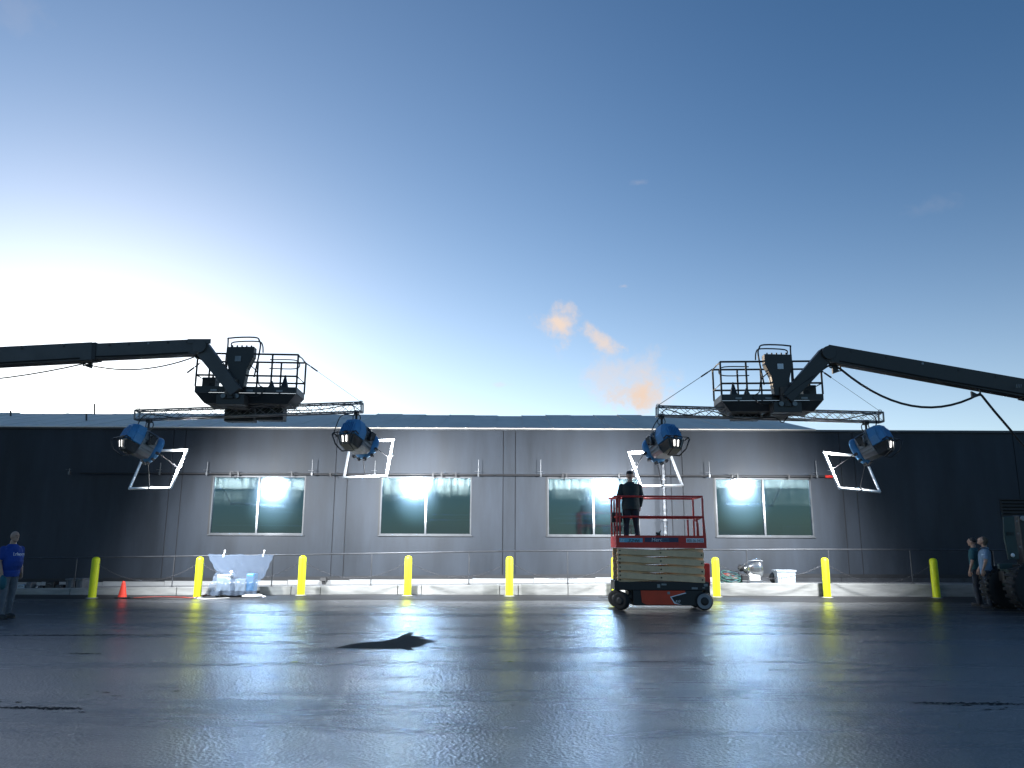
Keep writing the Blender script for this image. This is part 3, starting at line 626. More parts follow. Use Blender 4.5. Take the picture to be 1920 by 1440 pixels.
    lo2.rotation_euler = Vector((math.sin(ca)*math.cos(ce), math.cos(ca)*math.cos(ce), math.sin(ce))).to_track_quat('-Z', 'Y').to_euler(); lo2.parent = t; lo2.location = mw-wloc(t)
    return t, Lc, b, hp, W
LD = [(291, 846, 42, 36, 'leftmost blue film lamp, hanging from the left truss end near the dark wall', (t1, .055)),
      (689, 838, 30, 37, 'blue film lamp at the right end of the left truss', (t1, .975)),
      (1225, 846, -32, 37, 'blue film lamp at the left end of the right truss above the worker', (t2, .02)),
      (1609, 848, -42, 38, 'rightmost blue film lamp, hanging from the right truss', (t2, .93))]
LP_ = [lamp(*d) for d in LD]
# white gel frames in front of the lamps
FR = [[(243, 916), (320, 915), (350.6, 844), (273.6, 845)], [(645, 895.6), (725, 893), (738, 825), (658, 827)], [(1202, 912), (1279.4, 910), (1255, 847), (1178, 848.7)], [(1573.7, 915), (1649.4, 922), (1620.6, 856), (1545, 849)]]
FN = [(36, 37), (15, 38), (-22, 42), (-31, 40)]
FL = ['empty white gel frame in front of the leftmost blue lamp', 'empty white gel frame beside the lamp at the right end of the left truss', 'empty white gel frame above the worker on the lift', 'empty white gel frame left of the rightmost lamp']
for (t, Lc, b, hp, W), q, (az, ti), lab in zip(LP_, FR, FN, FL):
    n = Vector((math.sin(R(az))*math.cos(R(ti)), math.cos(R(az))*math.cos(R(ti)), -math.sin(R(ti))))
    c = [onplane(x, y, Lc+b*.75, n) for x, y in q]; cen = sum(c, Vector())/4
    f = thing('gel_frame', lab, 'gel frame', cen, 'white gel frames')
    for i in range(4):
        e0, e1 = c[i], c[(i+1) % 4]; MB().beam(e0-(e1-e0).normalized()*.018, e1+(e1-e0).normalized()*.018 if i % 2 else e1-(e1-e0).normalized()*.019, .046, .046, n).build('frame_bar', M_WHITEF, f)
    s1_ = W(-.36 if az < 0 else .36, -.1, 0); s2_ = W(0, -.36, 0); mid_b = (c[0]+c[1])/2; mid_s = (c[0]+c[3])/2 if az < 0 else (c[1]+c[2])/2
    for a, e in ((s2_, mid_b), (s1_, mid_s)):
        MB().cyl(a, e, .011, n=6).build('support_arm', M_CLIP, f)
        MB().box(e, (.07, .05, .07)).cyl(e-Vector((.07, 0, .03)), e+Vector((.07, 0, .05)), .014, n=6).build('arm_clamp', M_CLIP, f)
    for k in (0, 2): MB().box(c[k], (.05, .05, .05)).build('corner_clip', M_WHITEF, f)

# ------------------------------------------------------------------ boom lifts
def basket(root, cx, fl, sgn, yaw=0.0):
    """cx,fl: point at the middle of the basket floor. sgn=+1: jib comes from the left."""
    c = Vector(cx); hw, hd = 1.27, .47
    rz = Matrix.Rotation(R(yaw), 3, 'Z')
    W = lambda x, y, z: c+rz@Vector((x*sgn, y, z))
    m_ = MB(); m_.add([W(x, y, z) for x, y, z in ((-hw, -hd, 0), (hw, -hd, 0), (hw, hd, 0), (-hw, hd, 0), (-hw+.22, -hd+.1, -.26), (hw-.22, -hd+.1, -.26), (hw-.22, hd, -.26), (-hw+.22, hd, -.26))], [(0, 1, 2, 3), (4, 7, 6, 5), (0, 4, 5, 1), (1, 5, 6, 2), (2, 6, 7, 3), (3, 7, 4, 0)]).build('basket_floor', M_BOOM, root, bevel=.01)
    for (a, b_) in (((-hw, -hd), (hw, -hd)), ((hw, -hd), (hw, hd)), ((hw, hd), (-hw, hd)), ((-hw, hd), (-hw, -hd))):
        MB().beam(W(a[0], a[1], .085), W(b_[0], b_[1], .085), .02, .16).build('toe_board', M_BOOM, root)
    for x, y in ((-hw, -hd), (hw, -hd), (hw, hd), (-hw, hd), (.62, -hd), (-.62, hd), (.62, hd), (-.55, -hd), (0, hd)):
        MB().cyl(W(x, y, .16), W(x, y, 1.02), .026, n=8).build('basket_post', M_RAIL, root)
    for z in (.45, 1.02):
        MB().tube([W(-hw, -hd, z), W(hw, -hd, z), W(hw, hd, z), W(-hw, hd, z)], .026, 6, True).build('basket_rail', M_RAIL, root)
    MB().tube(spline([W(.3, hd+.02, 1.10), W(.95, hd+.02, 1.10), W(1.1, hd+.02, .98), W(.98, hd+.02, .86), W(.3, hd+.02, .86)], 5), .016, 6).build('entry_bar', M_RAIL, root)
    MB().tube(spline([W(hw, -hd, .98), W(hw+.03, -.1, 1.0), W(hw, hd, .95), W(hw, hd, .55)], 4), .016, 6).build('end_bar', M_RAIL, root)
    # control console with its guard loop
    con = MB(); pr = [(-.33, 1.16), (.36, 1.18), (.36, .92), (.22, .60), (.16, .10), (-.20, .10), (-.24, .55), (-.33, .92)]
    con.prism([W(x-.18, -hd-.17, z) for x, z in pr], rz@Vector((0, .26, 0))).build('control_console', M_BOOM, root, bevel=.01)
    MB().bb(*[0]*6) if False else None
    q = W(-.20, -hd-.18, .85); MB().box(q, (.15, .012, .14)).build('placard', M_LGREY if sgn > 0 else M_STK, root)
    for i in range(5): MB().box(W(-.4+.12*i, -hd-.05, 1.205), (.03, .03, .06)).build('control_lever', M_BLACK, root)
    loop = [W(-.50, -hd-.05, .35), W(-.52, -hd-.05, 1.30), W(-.47, -hd-.05, 1.42), W(.14, -hd-.05, 1.45), W(.27, -hd-.05, 1.36), W(.30, -hd-.05, 1.15), W(.20, -hd-.05, .40)]
    MB().tube(spline(loop, 4), .021, 6).tube(spline([p+rz@Vector((0, .3, -.03)) for p in loop[1:6]], 4), .018, 6).build('guard_loop', M_RAIL, root)
    for x, h_ in ((.52, .42), (.86, .58), (-1.0, .55)):
        MB().add([W(x-.10, -.1, .16), W(x+.10, -.1, .16), W(x+.10, .1, .16), W(x-.10, .1, .16), W(x-.015, 0, h_), W(x+.015, 0, h_)], [(0, 1, 5, 4), (2, 3, 4, 5), (1, 2, 5), (3, 0, 4), (0, 3, 2, 1)]).build('stowed_cone', M_BOOM, root)
    MB().box(W(-1.08, .1, .32), (.34, .3, .32)).build('tool_box', M_BOOM, root)
    MB().tube(spline([W(.1, -hd-.1, .7), W(.3, -hd-.15, .5), W(.35, -hd-.1, .2), W(.5, -hd, .1), W(.3, -hd-.12, -.1), W(0, -hd-.1, -.05)], 5), .014, 6).build('control_hose', M_CBLK, root)
    for x in (-.8, .1, .85): MB().box(W(x, -hd-.013, .06), (.16, .006, .05)).build('sticker', M_LGREY, root)
    # rotator and mount under the console
    MB().cyl(W(-.30, -hd-.16, -.20), W(-.30, -hd-.16, .30), .17, n=16).box(W(-.28, -hd-.10, -.22), (.70, .35, .26)).box(W(-.2, 0, -.32), (.5, .8, .10)).build('rotator', M_BOOM, root, bevel=.01)
    for x in (-.45, -.12): MB().cyl(W(x, -hd-.34, -.14), W(x, -hd-.30, -.14), .06, n=12).build('rotator_pin', M_STEEL, root)
    return W
# left
BLc = P(470, 743, YT); r1 = thing('boom_lift', 'boom lift reaching in from the left with its dark basket above the roof', 'boom lift', (-19.5, 18, 0), 'boom lifts holding the lighting trusses')
Wl = basket(r1, BLc, 0, 1, 3)
YE = YT-.75
def jibset(root, E, J, path, s):
    """E elbow, J basket end of the jib, path: boom centre line away from the elbow [(px,py,Y,h)]"""
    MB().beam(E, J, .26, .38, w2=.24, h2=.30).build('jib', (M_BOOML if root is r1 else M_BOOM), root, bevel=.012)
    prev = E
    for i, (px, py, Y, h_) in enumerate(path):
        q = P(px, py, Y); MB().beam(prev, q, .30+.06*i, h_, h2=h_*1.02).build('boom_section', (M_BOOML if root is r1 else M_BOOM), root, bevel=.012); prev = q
    q0 = E
    for i, (px, py, Y, h_) in enumerate(path[:2]):
        q = P(px, py, Y); d_ = (q-q0).normalized(); up_ = Vector((0, 0, 1)); L_ = (q-q0).length
        MB().beam(q-d_*.10, q+d_*.04, .34+.06*i, h_+.05).build('section_collar', M_RAIL, root)
        for k in range(5):
            f_ = q0+d_*L_*(.12+.18*k)-Vector((0, .15+.03*i, 0))
            MB().box(f_+Vector((0, -.006, h_*.34)), (.05, .012, .05)).build('bolt_plate', M_LGREY if k == 2 else M_RAIL, root)
        MB().tube([q0+d_*.25+Vector((0, -.16-.03*i, -h_*.38)), q0+d_*(L_*.5)+Vector((0, -.17-.03*i, -h_*.42)), q-d_*.1+Vector((0, -.16-.03*i, -h_*.38))], .018, 6).build('hydraulic_line', M_RUB, root)
        q0 = q
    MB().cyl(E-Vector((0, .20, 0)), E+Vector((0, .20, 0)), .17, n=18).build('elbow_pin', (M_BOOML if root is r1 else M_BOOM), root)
    return prev
E1 = P(379, 652, YE); J1 = P(444, 736, YE)
e = jibset(r1, E1, J1, [(178, 661, 18.9, .39), (-260, 684, 18.6, .46), (-420, 692, 18.4, .52)], 1)
MB().beam(P(352, 640, YE-.16), P(395, 640, YE-.16), .03, .12).build('elbow_plate', M_BOOML, r1)
def lift_base(root, e, x, y):
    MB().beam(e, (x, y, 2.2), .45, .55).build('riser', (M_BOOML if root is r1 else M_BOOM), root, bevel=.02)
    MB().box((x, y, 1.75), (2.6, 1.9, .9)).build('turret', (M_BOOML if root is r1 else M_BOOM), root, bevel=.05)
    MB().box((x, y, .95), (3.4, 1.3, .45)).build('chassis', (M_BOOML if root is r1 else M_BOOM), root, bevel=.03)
    for i in (-1, 1):
        for j in (-1, 1):
            wv = MB().lathe((x+1.35*i, y+1.05*j, .52), [(.42, -.17), (.52, -.12), (.52, .12), (.42, .17)], 20, (0, 1, 0)).build('wheel', M_RUB, root)
            MB().lathe((x+1.35*i, y+1.05*j, .52), [(.22, -.19), (.24, 0), (.22, .19)], 14, (0, 1, 0)).build('rim', M_LGREY, wv)
lift_base(r1, e, -20.8, 18.2)
# right
BRc = P(1439, 757, YT); r2 = thing('boom_lift', 'boom lift reaching in from the right with dark green boom and strapped basket', 'boom lift', (21, 17, 0), 'boom lifts holding the lighting trusses')
Wr = basket(r2, BRc, 0, -1, -3)
E2 = P(1549, 664, YE); J2 = P(1474, 748, YE)
e = jibset(r2, E2, J2, [(1925, 731, 18.2, .44), (2300, 800, 17.6, .50), (2450, 828, 17.3, .54)], -1)
lift_base(r2, e, 21.3, 16.4)
text('////', 'boom_lettering', M_LGREY, r2, P(1905, 727, 17.98), .13, (R(90), 0, 0), align='LEFT')
MB().box(P(1613, 661, YE-.19), (.07, .01, .13)).build('sticker', M_LGREY, r2)
# hose brackets and hoses on the booms
def clampb(px, py, Y, root, s=1):
    q = P(px, py, Y); MB().beam(q+Vector((0, 0, .14)), q-Vector((0, 0, .06)), .03, .03).add([q+Vector((0, 0, -.05)), q+Vector((.20*s, 0, -.12)), q+Vector((.20*s, 0, .06)), q+Vector((0, .06, -.05)), q+Vector((.20*s, .06, -.12)), q+Vector((.20*s, .06, .06))], [(0, 1, 2), (3, 5, 4), (0, 3, 4, 1), (1, 4, 5, 2), (2, 5, 3, 0)]).build('cable_bracket', M_RAIL, root); return q
k1 = clampb(157, 682, YE, r1); k2 = clampb(368, 668, YE, r1)
def cable(pts, r, m, label, cat='cable', name='cable', kind=None):
    o = MB().tube(pts, r, 6).build(name, m, None, at=pts[0]); o['label'] = label; o['category'] = cat; return o
cable(sag(P(-320, 708, YE), k1, .30)+sag(k1, k2, .24)[1:]+spline([k2, P(400, 690, YE-.1), P(430, 715, YE-.1), P(440, 745, YE-.1)], 4)[1:], .017, M_CBLK, 'black supply cable slung below the left boom')
k3 = clampb(1556, 685, YE, r2, 1); k4 = clampb(1576, 692, YE, r2, -1); k5 = clampb(1838, 738, 18.3, r2, -1)
cable(spline([P(1470, 745, YE-.1), P(1500, 722, YE-.1), P(1530, 702, YE-.1), k3, k4], 4)+sag(k4, k5, .62)[1:]+spline([k5, P(1862, 768, 18.3), P(1885, 795, 18.3), P(1925, 842, 18.3)], 5)[1:], .028, M_CBLK, 'thick dark cable slung below the right boom')
# ballast boxes slung under the baskets
for (px0, px1, py0, py1, lab) in ((422, 475, 763, 790, 'black box under the left basket, the left one of two'), (481, 531, 762, 788, 'black box under the left basket, the right one of two'), (1373, 1426, 772, 787, 'black box under the right basket, the left one of two'), (1431, 1478, 772, 785, 'black box under the right basket, the right one of two')):
    a = P(px0, py0, YT+.2); b_ = P(px1, py1, YT+.2)
    t = thing('ballast_box', lab, 'box', ((a.x+b_.x)/2, YT+.32, b_.z), 'black boxes slung at the trusses')
    MB().bb(a.x, b_.x, YT+.17, YT+.5, b_.z, a.z).build('case', M_BLACK, t, bevel=.015)
    MB().bb(a.x+.1, a.x+.14, YT+.165, YT+.505, b_.z-.004, a.z+.15).bb(b_.x-.14, b_.x-.1, YT+.165, YT+.505, b_.z-.004, a.z+.15).build('strap', M_RAIL, t)
# guy straps
for a, b_, lab in ((P(259, 768, YT), Wl(-1.27, .0, .95), 'tension line from the left truss left end up to the basket'), (P(677, 754, YT), Wl(1.27, 0, .98), 'tension line from the left truss right end up to the basket'),
                   (P(1234, 760, YT), Wr(1.27, 0, 1.0), 'tension line from the right truss left end up to the basket'), (P(1650, 771, YT), Wr(-1.27, 0, 1.0), 'tension line from the right truss right end up to the basket')):
    t = thing('tension_line', lab, 'cable', a, 'tension lines of the trusses'); MB().cyl(a, b_, .008 if a.x > -3 and a.x < 5 and a.x > 0 else .005, n=5).build('line', M_RAIL, t)
    q = a.lerp(b_, .80); d = (b_-a).normalized(); MB().cyl(q-d*.12, q+d*.10, .022, n=6).cyl(a.lerp(b_, .86), a.lerp(b_, .93), .018, n=6).build('turnbuckle', M_BLACK, t)
    MB().tube([a+Vector((.05*math.cos(k), 0, -.02+.06*math.sin(k))) for k in range(7)], .01, 5).build('shackle', M_STEEL, t)
# lamp cables along the trusses
cable(spline([P(268, 800, YT-.2), P(255, 820, YT-.2), P(243, 822, YT-.3)], 5)[:1]+spline([P(245, 822, YT-.35), P(256, 800, YT-.25), P(272, 778, YT-.16), P(300, 779, YT-.17), P(340, 785, YT-.17), P(410, 782, YT-.17), P(440, 772, YT-.17)], 6)[1:], .014, M_CBLK, 'black cable from the leftmost lamp along the truss')
cable(spline([P(624, 818, YT-.1), P(630, 800, YT-.1), P(638, 782, YT-.1), P(650, 777, YT-.15), P(664, 779, YT-.15), P(664, 764, YT-.16), P(650, 760, YT-.16), P(600, 768, YT-.17), P(540, 770, YT-.17)], 6), .013, M_CBLK, 'black cable looping beside the lamp at the left truss right end')
cable(spline([P(1222, 808, YT-.2), P(1228, 795, YT-.2), P(1240, 778, YT-.18), P(1250, 768, YT-.16), P(1290, 778, YT-.17), P(1330, 770, YT-.17), P(1370, 783, YT-.17), P(1400, 786, YT-.17), P(1450, 783, YT-.17), P(1467, 792, YT-.17), P(1476, 782, YT-.17)], 6), .014, M_CBLK, 'black cable woven along the right truss left half')
cable(spline([P(1476, 775, YT-.17), P(1520, 783, YT-.17), P(1580, 786, YT-.17), P(1630, 777, YT-.17), P(1643, 788, YT-.17), P(1640, 803, YT-.12), P(1632, 812, YT-.1)], 6), .014, M_CBLK, 'black cable running to the rightmost lamp')
cable(spline([P(628, 820, YT-.1), P(640, 812, YT), P(642, 806, YT)], 4)+[P(634, 850, YT), P(634, 900, YT+.2)][:0], .012, M_CBLK, 'short cable tail at the lamp on the left truss right end')

# ------------------------------------------------------------------ scissor lift
YS = 18.6
def X(px): return P(px, 1050, YS).x
def Z(py, px=1240): return P(px, py, YS).z
sc_ = thing('scissor_lift', 'red scissor lift with tan arms parked on the wet asphalt', 'scissor lift', (X(1243), YS+.4, 0))
y0, y1 = YS, YS+1.0
deck = Z(1012); tb0, tb1 = Z(1027.5), Z(1004)
px0, px1 = X(1156), X(1326)
m_ = MB().bb(px0, px1, y0, y0+.03, tb0, tb1).build('front_toe_panel', M_RED, sc_)
MB().bb(px0, px1, y1-.03, y1, tb0, tb1-.05).bb(px0, px0+.03, y0+.032, y1-.032, tb0, tb1-.02).bb(px1-.03, px1, y0+.032, y1-.032, tb0, tb1-.02).build('toe_panel', M_RED, sc_)
MB().bb(px0+.03, px1-.03, y0+.032, y1-.032, tb0+.02, tb0+.06).build('deck', M_PIN, sc_)
rt, rm = Z(931), Z(969)
def rail_tube(pts, r=.024, name='guard_rail', closed=False): return MB().tube(pts, r, 8, closed).build(name, M_RED, sc_)
for y, dx in ((y0+.015, 0), (y1-.015, .02)):
    rail_tube(spline([(px0+.03, y, rt-.10), (px0+.06, y, rt-.01), (px0+.12, y, rt), (px1-.10, y, rt)], 3)+[(px1-.05, y, rt)])
    rail_tube([(px0+.03, y, rm), (px1-.03, y, rm)])
for x in (px0+.03, px0+.10, px1-.05, px1-.2):
    for y in (y0+.015, y1-.015):
        MB().beam((x, y, tb1-.02), (x, y, (rt if x != px1-.2 else rm)-.03), .038, .038).build('rail_post', M_RED, sc_)
for z in (rt, rm):
    rail_tube([(px0+.03, y0+.03, z), (px0+.03, y1-.03, z)]); rail_tube([(px1-.05, y0+.03, z), (px1-.05, y1-.03, z)])
MB().beam((px1-.30, y0+.02, rm-.01), (px1-.18, y0+.02, rm-.14), .025, .025).beam((px1-.18, y0+.02, rm-.14), (px1-.17, y0+.02, tb1), .025, .03).beam((px1-.05, y0+.02, rm), (px1-.22, y0+.02, rm-.08), .02, .03).build('gate_brace', M_RED, sc_)
MB().add([(px1-.04, y0, tb1), (px1, y0, tb1), (px1-.03, y0, rm+.02), (px1-.05, y0, rm+.02), (px1-.04, y0+.05, tb1), (px1, y0+.05, tb1), (px1-.03, y0+.05, rm+.02), (px1-.05, y0+.05, rm+.02)], [(0, 1, 2, 3), (7, 6, 5, 4), (0, 4, 5, 1), (1, 5, 6, 2), (2, 6, 7, 3), (3, 7, 4, 0)]).build('gusset', M_RED, sc_)
cbx = X(1163); MB().box((cbx+.02, y0+.4, Z(991)), (.16, .12, .13)).build('control_box', M_BLACK, sc_)
MB().box((X(1237), y0+.1, tb1+.03), (.10, .08, .09)).beam((X(1237), y0+.1, tb1+.05), (X(1243), y0+.1, Z(995)), .022, .022).build('joystick', M_BLACK, sc_)
# printed plates
MB().bb(X(1162), X(1206), y0-.004, y0-.001, Z(1017), Z(1009)).build('number_plate', M_STKC, sc_)
text('ES', 'plate_number', M_STK, sc_, (X(1163), y0-.005, Z(1016.5)), .11, shear=.3, scale=(.95, .9)); text('3246', 'plate_number', M_BLACK, sc_, (X(1177), y0-.006, Z(1016.5)), .115, shear=.3, scale=(1.25, .85))
MB().bb(X(1210), X(1273.5), y0-.004, y0-.001, Z(1016.5), Z(1008)).build('name_plate', M_STKB, sc_)
text('Herc', 'plate_lettering', M_STK, sc_, (X(1222.5), y0-.006, Z(1015.3)), .125, shear=.12); text('Rentals', 'plate_lettering', M_STKC, sc_, (X(1240), y0-.006, Z(1011.5)), .04, scale=(1.6, 1)); text('herc.com', 'plate_lettering', M_STKC, sc_, (X(1240), y0-.006, Z(1015.2)), .04, scale=(1.3, 1))
MB().bb(X(1288), X(1321), y0-.004, y0-.001, Z(1017), Z(1009)).build('phone_plate', M_STK, sc_)
text('800-36-3432', 'plate_lettering', M_BIND, sc_, (X(1289.5), y0-.006, Z(1016)), .10, scale=(.74, .95))
# scissor arms: crossing pairs, near set rising to the left, far set rising to the right
ztop, zbot = Z(1027.5)-.0, Z(1091); NL = 4; H_ = (ztop-zbot)/NL*.98
xa, xb = X(1158), X(1321); ah = .136
for i in range(NL):
    zc = zbot+H_*(i+.5); z0 = zc-.052; z1 = zc+.052
    for (yy, zl, zr) in ((y0+.03, z1, z0), (y0+.10, z0, z1), (y1-.15, z1, z0), (y1-.08, z0, z1)):
        zl = min(zl, ztop-.078); zr = min(zr, ztop-.078)
        MB().beam((xa, yy+.02, zl), (xb, yy+.02, zr), .045, ah).build('scissor_arm', M_TAN, sc_, bevel=.006)
    for xx, zz in ((xa+.06, min(z1, ztop-.06)-.002), (xb-.06, z0+.002), ((xa+xb)/2, (min(z1, ztop-.06)+z0)/2)):
        MB().cyl((xx, y0+.02, zz), (xx, y0+.035, zz), .018, n=10).build('pivot_pin', M_PIN, sc_)
    for xx, zz in ((xa+.06, z0), (xb-.06, z0)): MB().cyl((xx, y0+.06, zz), (xx, y1-.06, zz), .02, n=8).build('cross_pin', M_PIN, sc_)
# base
bx0, bx1 = X(1154), X(1329)
MB().bb(bx0, bx1, y0+.04, y1-.04, Z(1107), Z(1091.5)).build('chassis_top', M_BLACK, sc_, bevel=.01)
cz0 = Z(1136); MB().bb(X(1186), X(1316), y0+.05, y1-.05, cz0, Z(1107)-.003).build('chassis', M_BLACK, sc_, bevel=.01)
yv = y0+.03
tp = [(1200, 1107.5), (1283, 1107.5), (1283, 1111), (1255, 1119), (1262, 1131), (1275, 1134), (1210, 1134), (1202, 1130)]
MB().prism([(X(a), yv, Z(b)) for a, b in tp], (0, .018, 0)).build('battery_door', M_ORED, sc_)
st = [(1283, 1111), (1285, 1112.5), (1257, 1120), (1263.5, 1130), (1276, 1134), (1262, 1132), (1254.5, 1119)]
MB().prism([(X(a), yv-.004, Z(b)) for a, b in st], (0, .006, 0)).build('door_stripe', M_STK, sc_)
text('JLG', 'door_lettering', M_STK, sc_, (X(1264), y0+.045, Z(1129.5)), .09, shear=.35, scale=(.85, .8), ext=.006)
for px, py, w_, h_ in ((1234, 1099, .07, .08), (1244, 1096, .12, .04), (1301, 1103, .14, .045), (1322, 1097, .09, .06), (1252, 1112, .06, .06), (1318, 1102, .06, .03)):
    MB().box((X(px), y0+.036 if py < 1107 else yv-.003, Z(py)), (w_, .005, h_)).build('warning_sticker', M_LGREY, sc_)
MB().box((bx0+.02, y0+.4, Z(1098)), (.10, .72, .22)).build('end_bumper', M_BLACK, sc_)
MB().box((X(1330), y0+.5, Z(1078)), (.14, .5, .52)).build('ladder_box', M_RED, sc_, bevel=.02); MB().box((X(1330), y0+.5, Z(1108)), (.12, .4, .35)).build('motor_cover', M_PIN, sc_)
wr = .205
for px, fr in ((1318, True), (1164, False)):
    for yy in (y0+.02, y1-.16):
        x = X(px); ang = 0 if fr else (R(38) if yy < y0+.1 else R(30))
        ax = Vector((math.sin(ang), math.cos(ang), 0)); wv = MB().lathe((x, yy+.06, wr), [(.15, -.075), (.195, -.07), (.205, -.05), (.205, .05), (.195, .07), (.15, .075)], 28, ax).build('wheel', M_RUB, sc_)
        if fr:
            MB().lathe((x, yy+.06, wr), [(.165, -.078), (.175, -.076), (.175, 0)], 28, -ax if False else ax).build('tyre_wall', M_TYREG, wv)
        MB().lathe((x, yy+.06, wr), [(.05, -.088), (.095, -.084), (.10, 0)], 18, ax).build('hub', M_BLACK, wv)
for k in range(4):
    MB().tube(spline([(X(1176), y0+.1+.08*k, Z(1106)), (X(1182)+.03*math.sin(k*2), y0+.12, Z(1113)), (X(1178), y0+.1+.05*k, Z(1119)), (X(1186), y0+.15, Z(1126+k))], 5), .011, 5).build('hydraulic_hose', M_RUB, sc_)
MB().bb(X(1180), X(1187), y0+.2, y1-.2, .12, Z(1107)).build('steer_bracket', M_LTRAY, sc_)

# ------------------------------------------------------------------ people
def baked(mb, name, m, parent, voxel=.009, smooth=6, mw=Matrix.Identity(4)):
    me = mb.mesh(name); o = bpy.data.objects.new('tmp', me); COL.objects.link(o)
    r_ = o.modifiers.new('r', 'REMESH'); r_.mode = 'VOXEL'; r_.voxel_size = voxel; r_.use_smooth_shade = True
    s_ = o.modifiers.new('s', 'SMOOTH'); s_.factor = .5; s_.iterations = smooth
    bpy.context.view_layer.update(); me2 = bpy.data.meshes.new_from_object(o.evaluated_get(bpy.context.evaluated_depsgraph_get())); bpy.data.objects.remove(o)
    me2.transform(mw); me2.materials.clear(); me2.materials.append(m); ob = bpy.data.objects.new(name, me2); COL.objects.link(ob); ob.parent = parent; return ob
def limb(mb, pts):
    for (p, r), (q, s) in zip(pts, pts[1:]): mb.cyl(p, q, r, s, n=12)
    for p, r in pts: mb.ell(p, (r, r, r), 12, 8)
def hand(mb, wr_, d, side, palm_n):
    d = Vector(d).normalized(); n = Vector(palm_n).normalized(); s = d.cross(n).normalized()
    rot = Matrix((s, n, d)).transposed(); mb.ell(Vector(wr_)+d*.045, (.042, .017, .055), 10, 6, rot)
    for i, (o_, L_) in enumerate(((-.030, .062), (-.010, .074), (.011, .070), (.031, .055))):
        a = Vector(wr_)+d*.085+s*o_; b_ = a+d*L_*.5+n*.008; c = b_+d*L_*.38+n*.022; limb(mb, [(a, .0095), (b_, .009), (c, .008)])
    a = Vector(wr_)+d*.025-s*.036*side; limb(mb, [(a, .012), (a+d*.035-s*.02*side+n*.01, .010), (a+d*.065-s*.022*side+n*.022, .009)])
def head(mb, c, pitch=0.0, yaw=0.0):
    rot = Matrix.Rotation(yaw, 3, 'Z')@Matrix.Rotation(pitch, 3, 'X'); V_ = lambda x, y, z: Vector(c)+rot@Vector((x, y, z))
    mb.ell(c, (.076, .096, .10), 16, 12, rot); mb.ell(V_(0, .022, -.055), (.060, .072, .070), 14, 10, rot)
    mb.ell(V_(0, .100, -.015), (.013, .020, .026), 8, 6, rot); mb.ell(V_(0, .092, .022), (.052, .012, .010), 8, 6, rot)      # nose, brow
    mb.ell(V_(0, .090, -.055), (.026, .012, .010), 8, 6, rot); mb.ell(V_(0, .076, -.098), (.026, .022, .020), 8, 6, rot)    # lips, chin
    for s in (-1, 1): mb.ell(V_(.078*s, -.005, -.015), (.012, .022, .032), 8, 6, rot)
    return V_
def person(loc, yaw, h, label, top_m, leg_m, arms, belly=0.0, hp=0.0, hy=0.0, legs=None, hair=None, sleeve=.5, lean=0.0, bulk=1.0):
    t = thing('person', label, 'person', loc); k = h/1.78; mw = Matrix.Rotation(yaw, 4, 'Z')@Matrix.Scale(k, 4)
    legs = legs or [((.10, 0), 0), ((-.10, 0), 0)]
    b = bulk; body = MB()
    tor = [((0, .0, .86), .155*b, .11*b), ((0, 0, .96), .168*b, .12*b), ((0, .01+belly*.5, 1.06), .158*b, .115*b+belly*.5), ((0, .01+belly*.6, 1.16), .160*b, .118*b+belly*.6), ((0, .01+lean*.5, 1.30), .178*b, .122*b+belly*.2), ((0, lean*.8, 1.40), .172*b, .11*b), ((0, lean, 1.445), .145*b, .095), ((0, lean, 1.48), .095, .075), ((0, lean, 1.50), .065, .06), ((0, lean+.01, 1.58), .056, .058)]
    body.loft(tor, 20); hc = Vector((0, lean+.025, 1.665)); V_ = head(body, hc, hp, hy)
    shirt = MB(); o_ = .014
    shirt.loft([((c[0], c[1], c[2]), rx+o_, ry+o_) for c, rx, ry in tor[:-2]]+[((0, lean, 1.505), .085, .078)], 24)
    shirt.loft([((0, 0, .84), .172*b, .13*b), ((0, 0, .95), .18*b, .135*b+belly*.3)], 24)
    tr = MB(); tr.loft([((0, 0, .84), .165*b, .12*b), ((0, 0, .90), .172*b, .126*b), ((0, 0, 1.0), .165*b, .122*b)], 20)
    for i, s in enumerate((1, -1)):
        el, wr_, hd = arms[i]; sh = Vector((.172*s*b, lean, 1.395))
        limb(body, [(sh, .055), (Vector(el), .041), (Vector(wr_), .027)]); hand(body, wr_, hd, s, (-s, 0, 0) if abs(Vector(hd).normalized().x) < .8 else (0, 1, 0))
        if sleeve >= 1: limb(shirt, [(sh, .072), (Vector(el), .058), (Vector(el).lerp(Vector(wr_), .93), .042)])
        else: limb(shirt, [(sh, .074), (sh.lerp(Vector(el), sleeve+.2), .064)])
        (fx, fy), lift = legs[i]; hpv = Vector((.095*s, 0, .90)); an = Vector((fx, fy, .085)); kn = hpv.lerp(an, .49)+Vector((0, .03+lift, 0))
        limb(body, [(hpv, .085), (kn, .052), (an, .036)]); limb(tr, [(hpv, .098*b), (kn, .070), (an+Vector((0, 0, .02)), .060)])
        body.ell(an+Vector((0, .05, -.045)), (.04, .11, .035), 10, 6)
        sh_ = MB(); sh_.ell(an+Vector((0, .055, -.035)), (.05, .145, .048), 14, 8); sh_.box(an+Vector((0, .05, -.075)), (.085, .25, .022)); sh_.cyl(an+Vector((0, 0, -.03)), an+Vector((0, 0, .05)), .05, .047)
        baked(sh_, 'shoe', M_SHOE, t, .008, 3, mw)
    baked(body, 'body', M_SKIN, t, .007, 2, mw); baked(tr, 'trousers', leg_m, t, .010, 4, mw); baked(shirt, 'shirt' if sleeve < 1 else 'jacket', top_m, t, .010, 5, mw)
    return t, mw, V_, hc
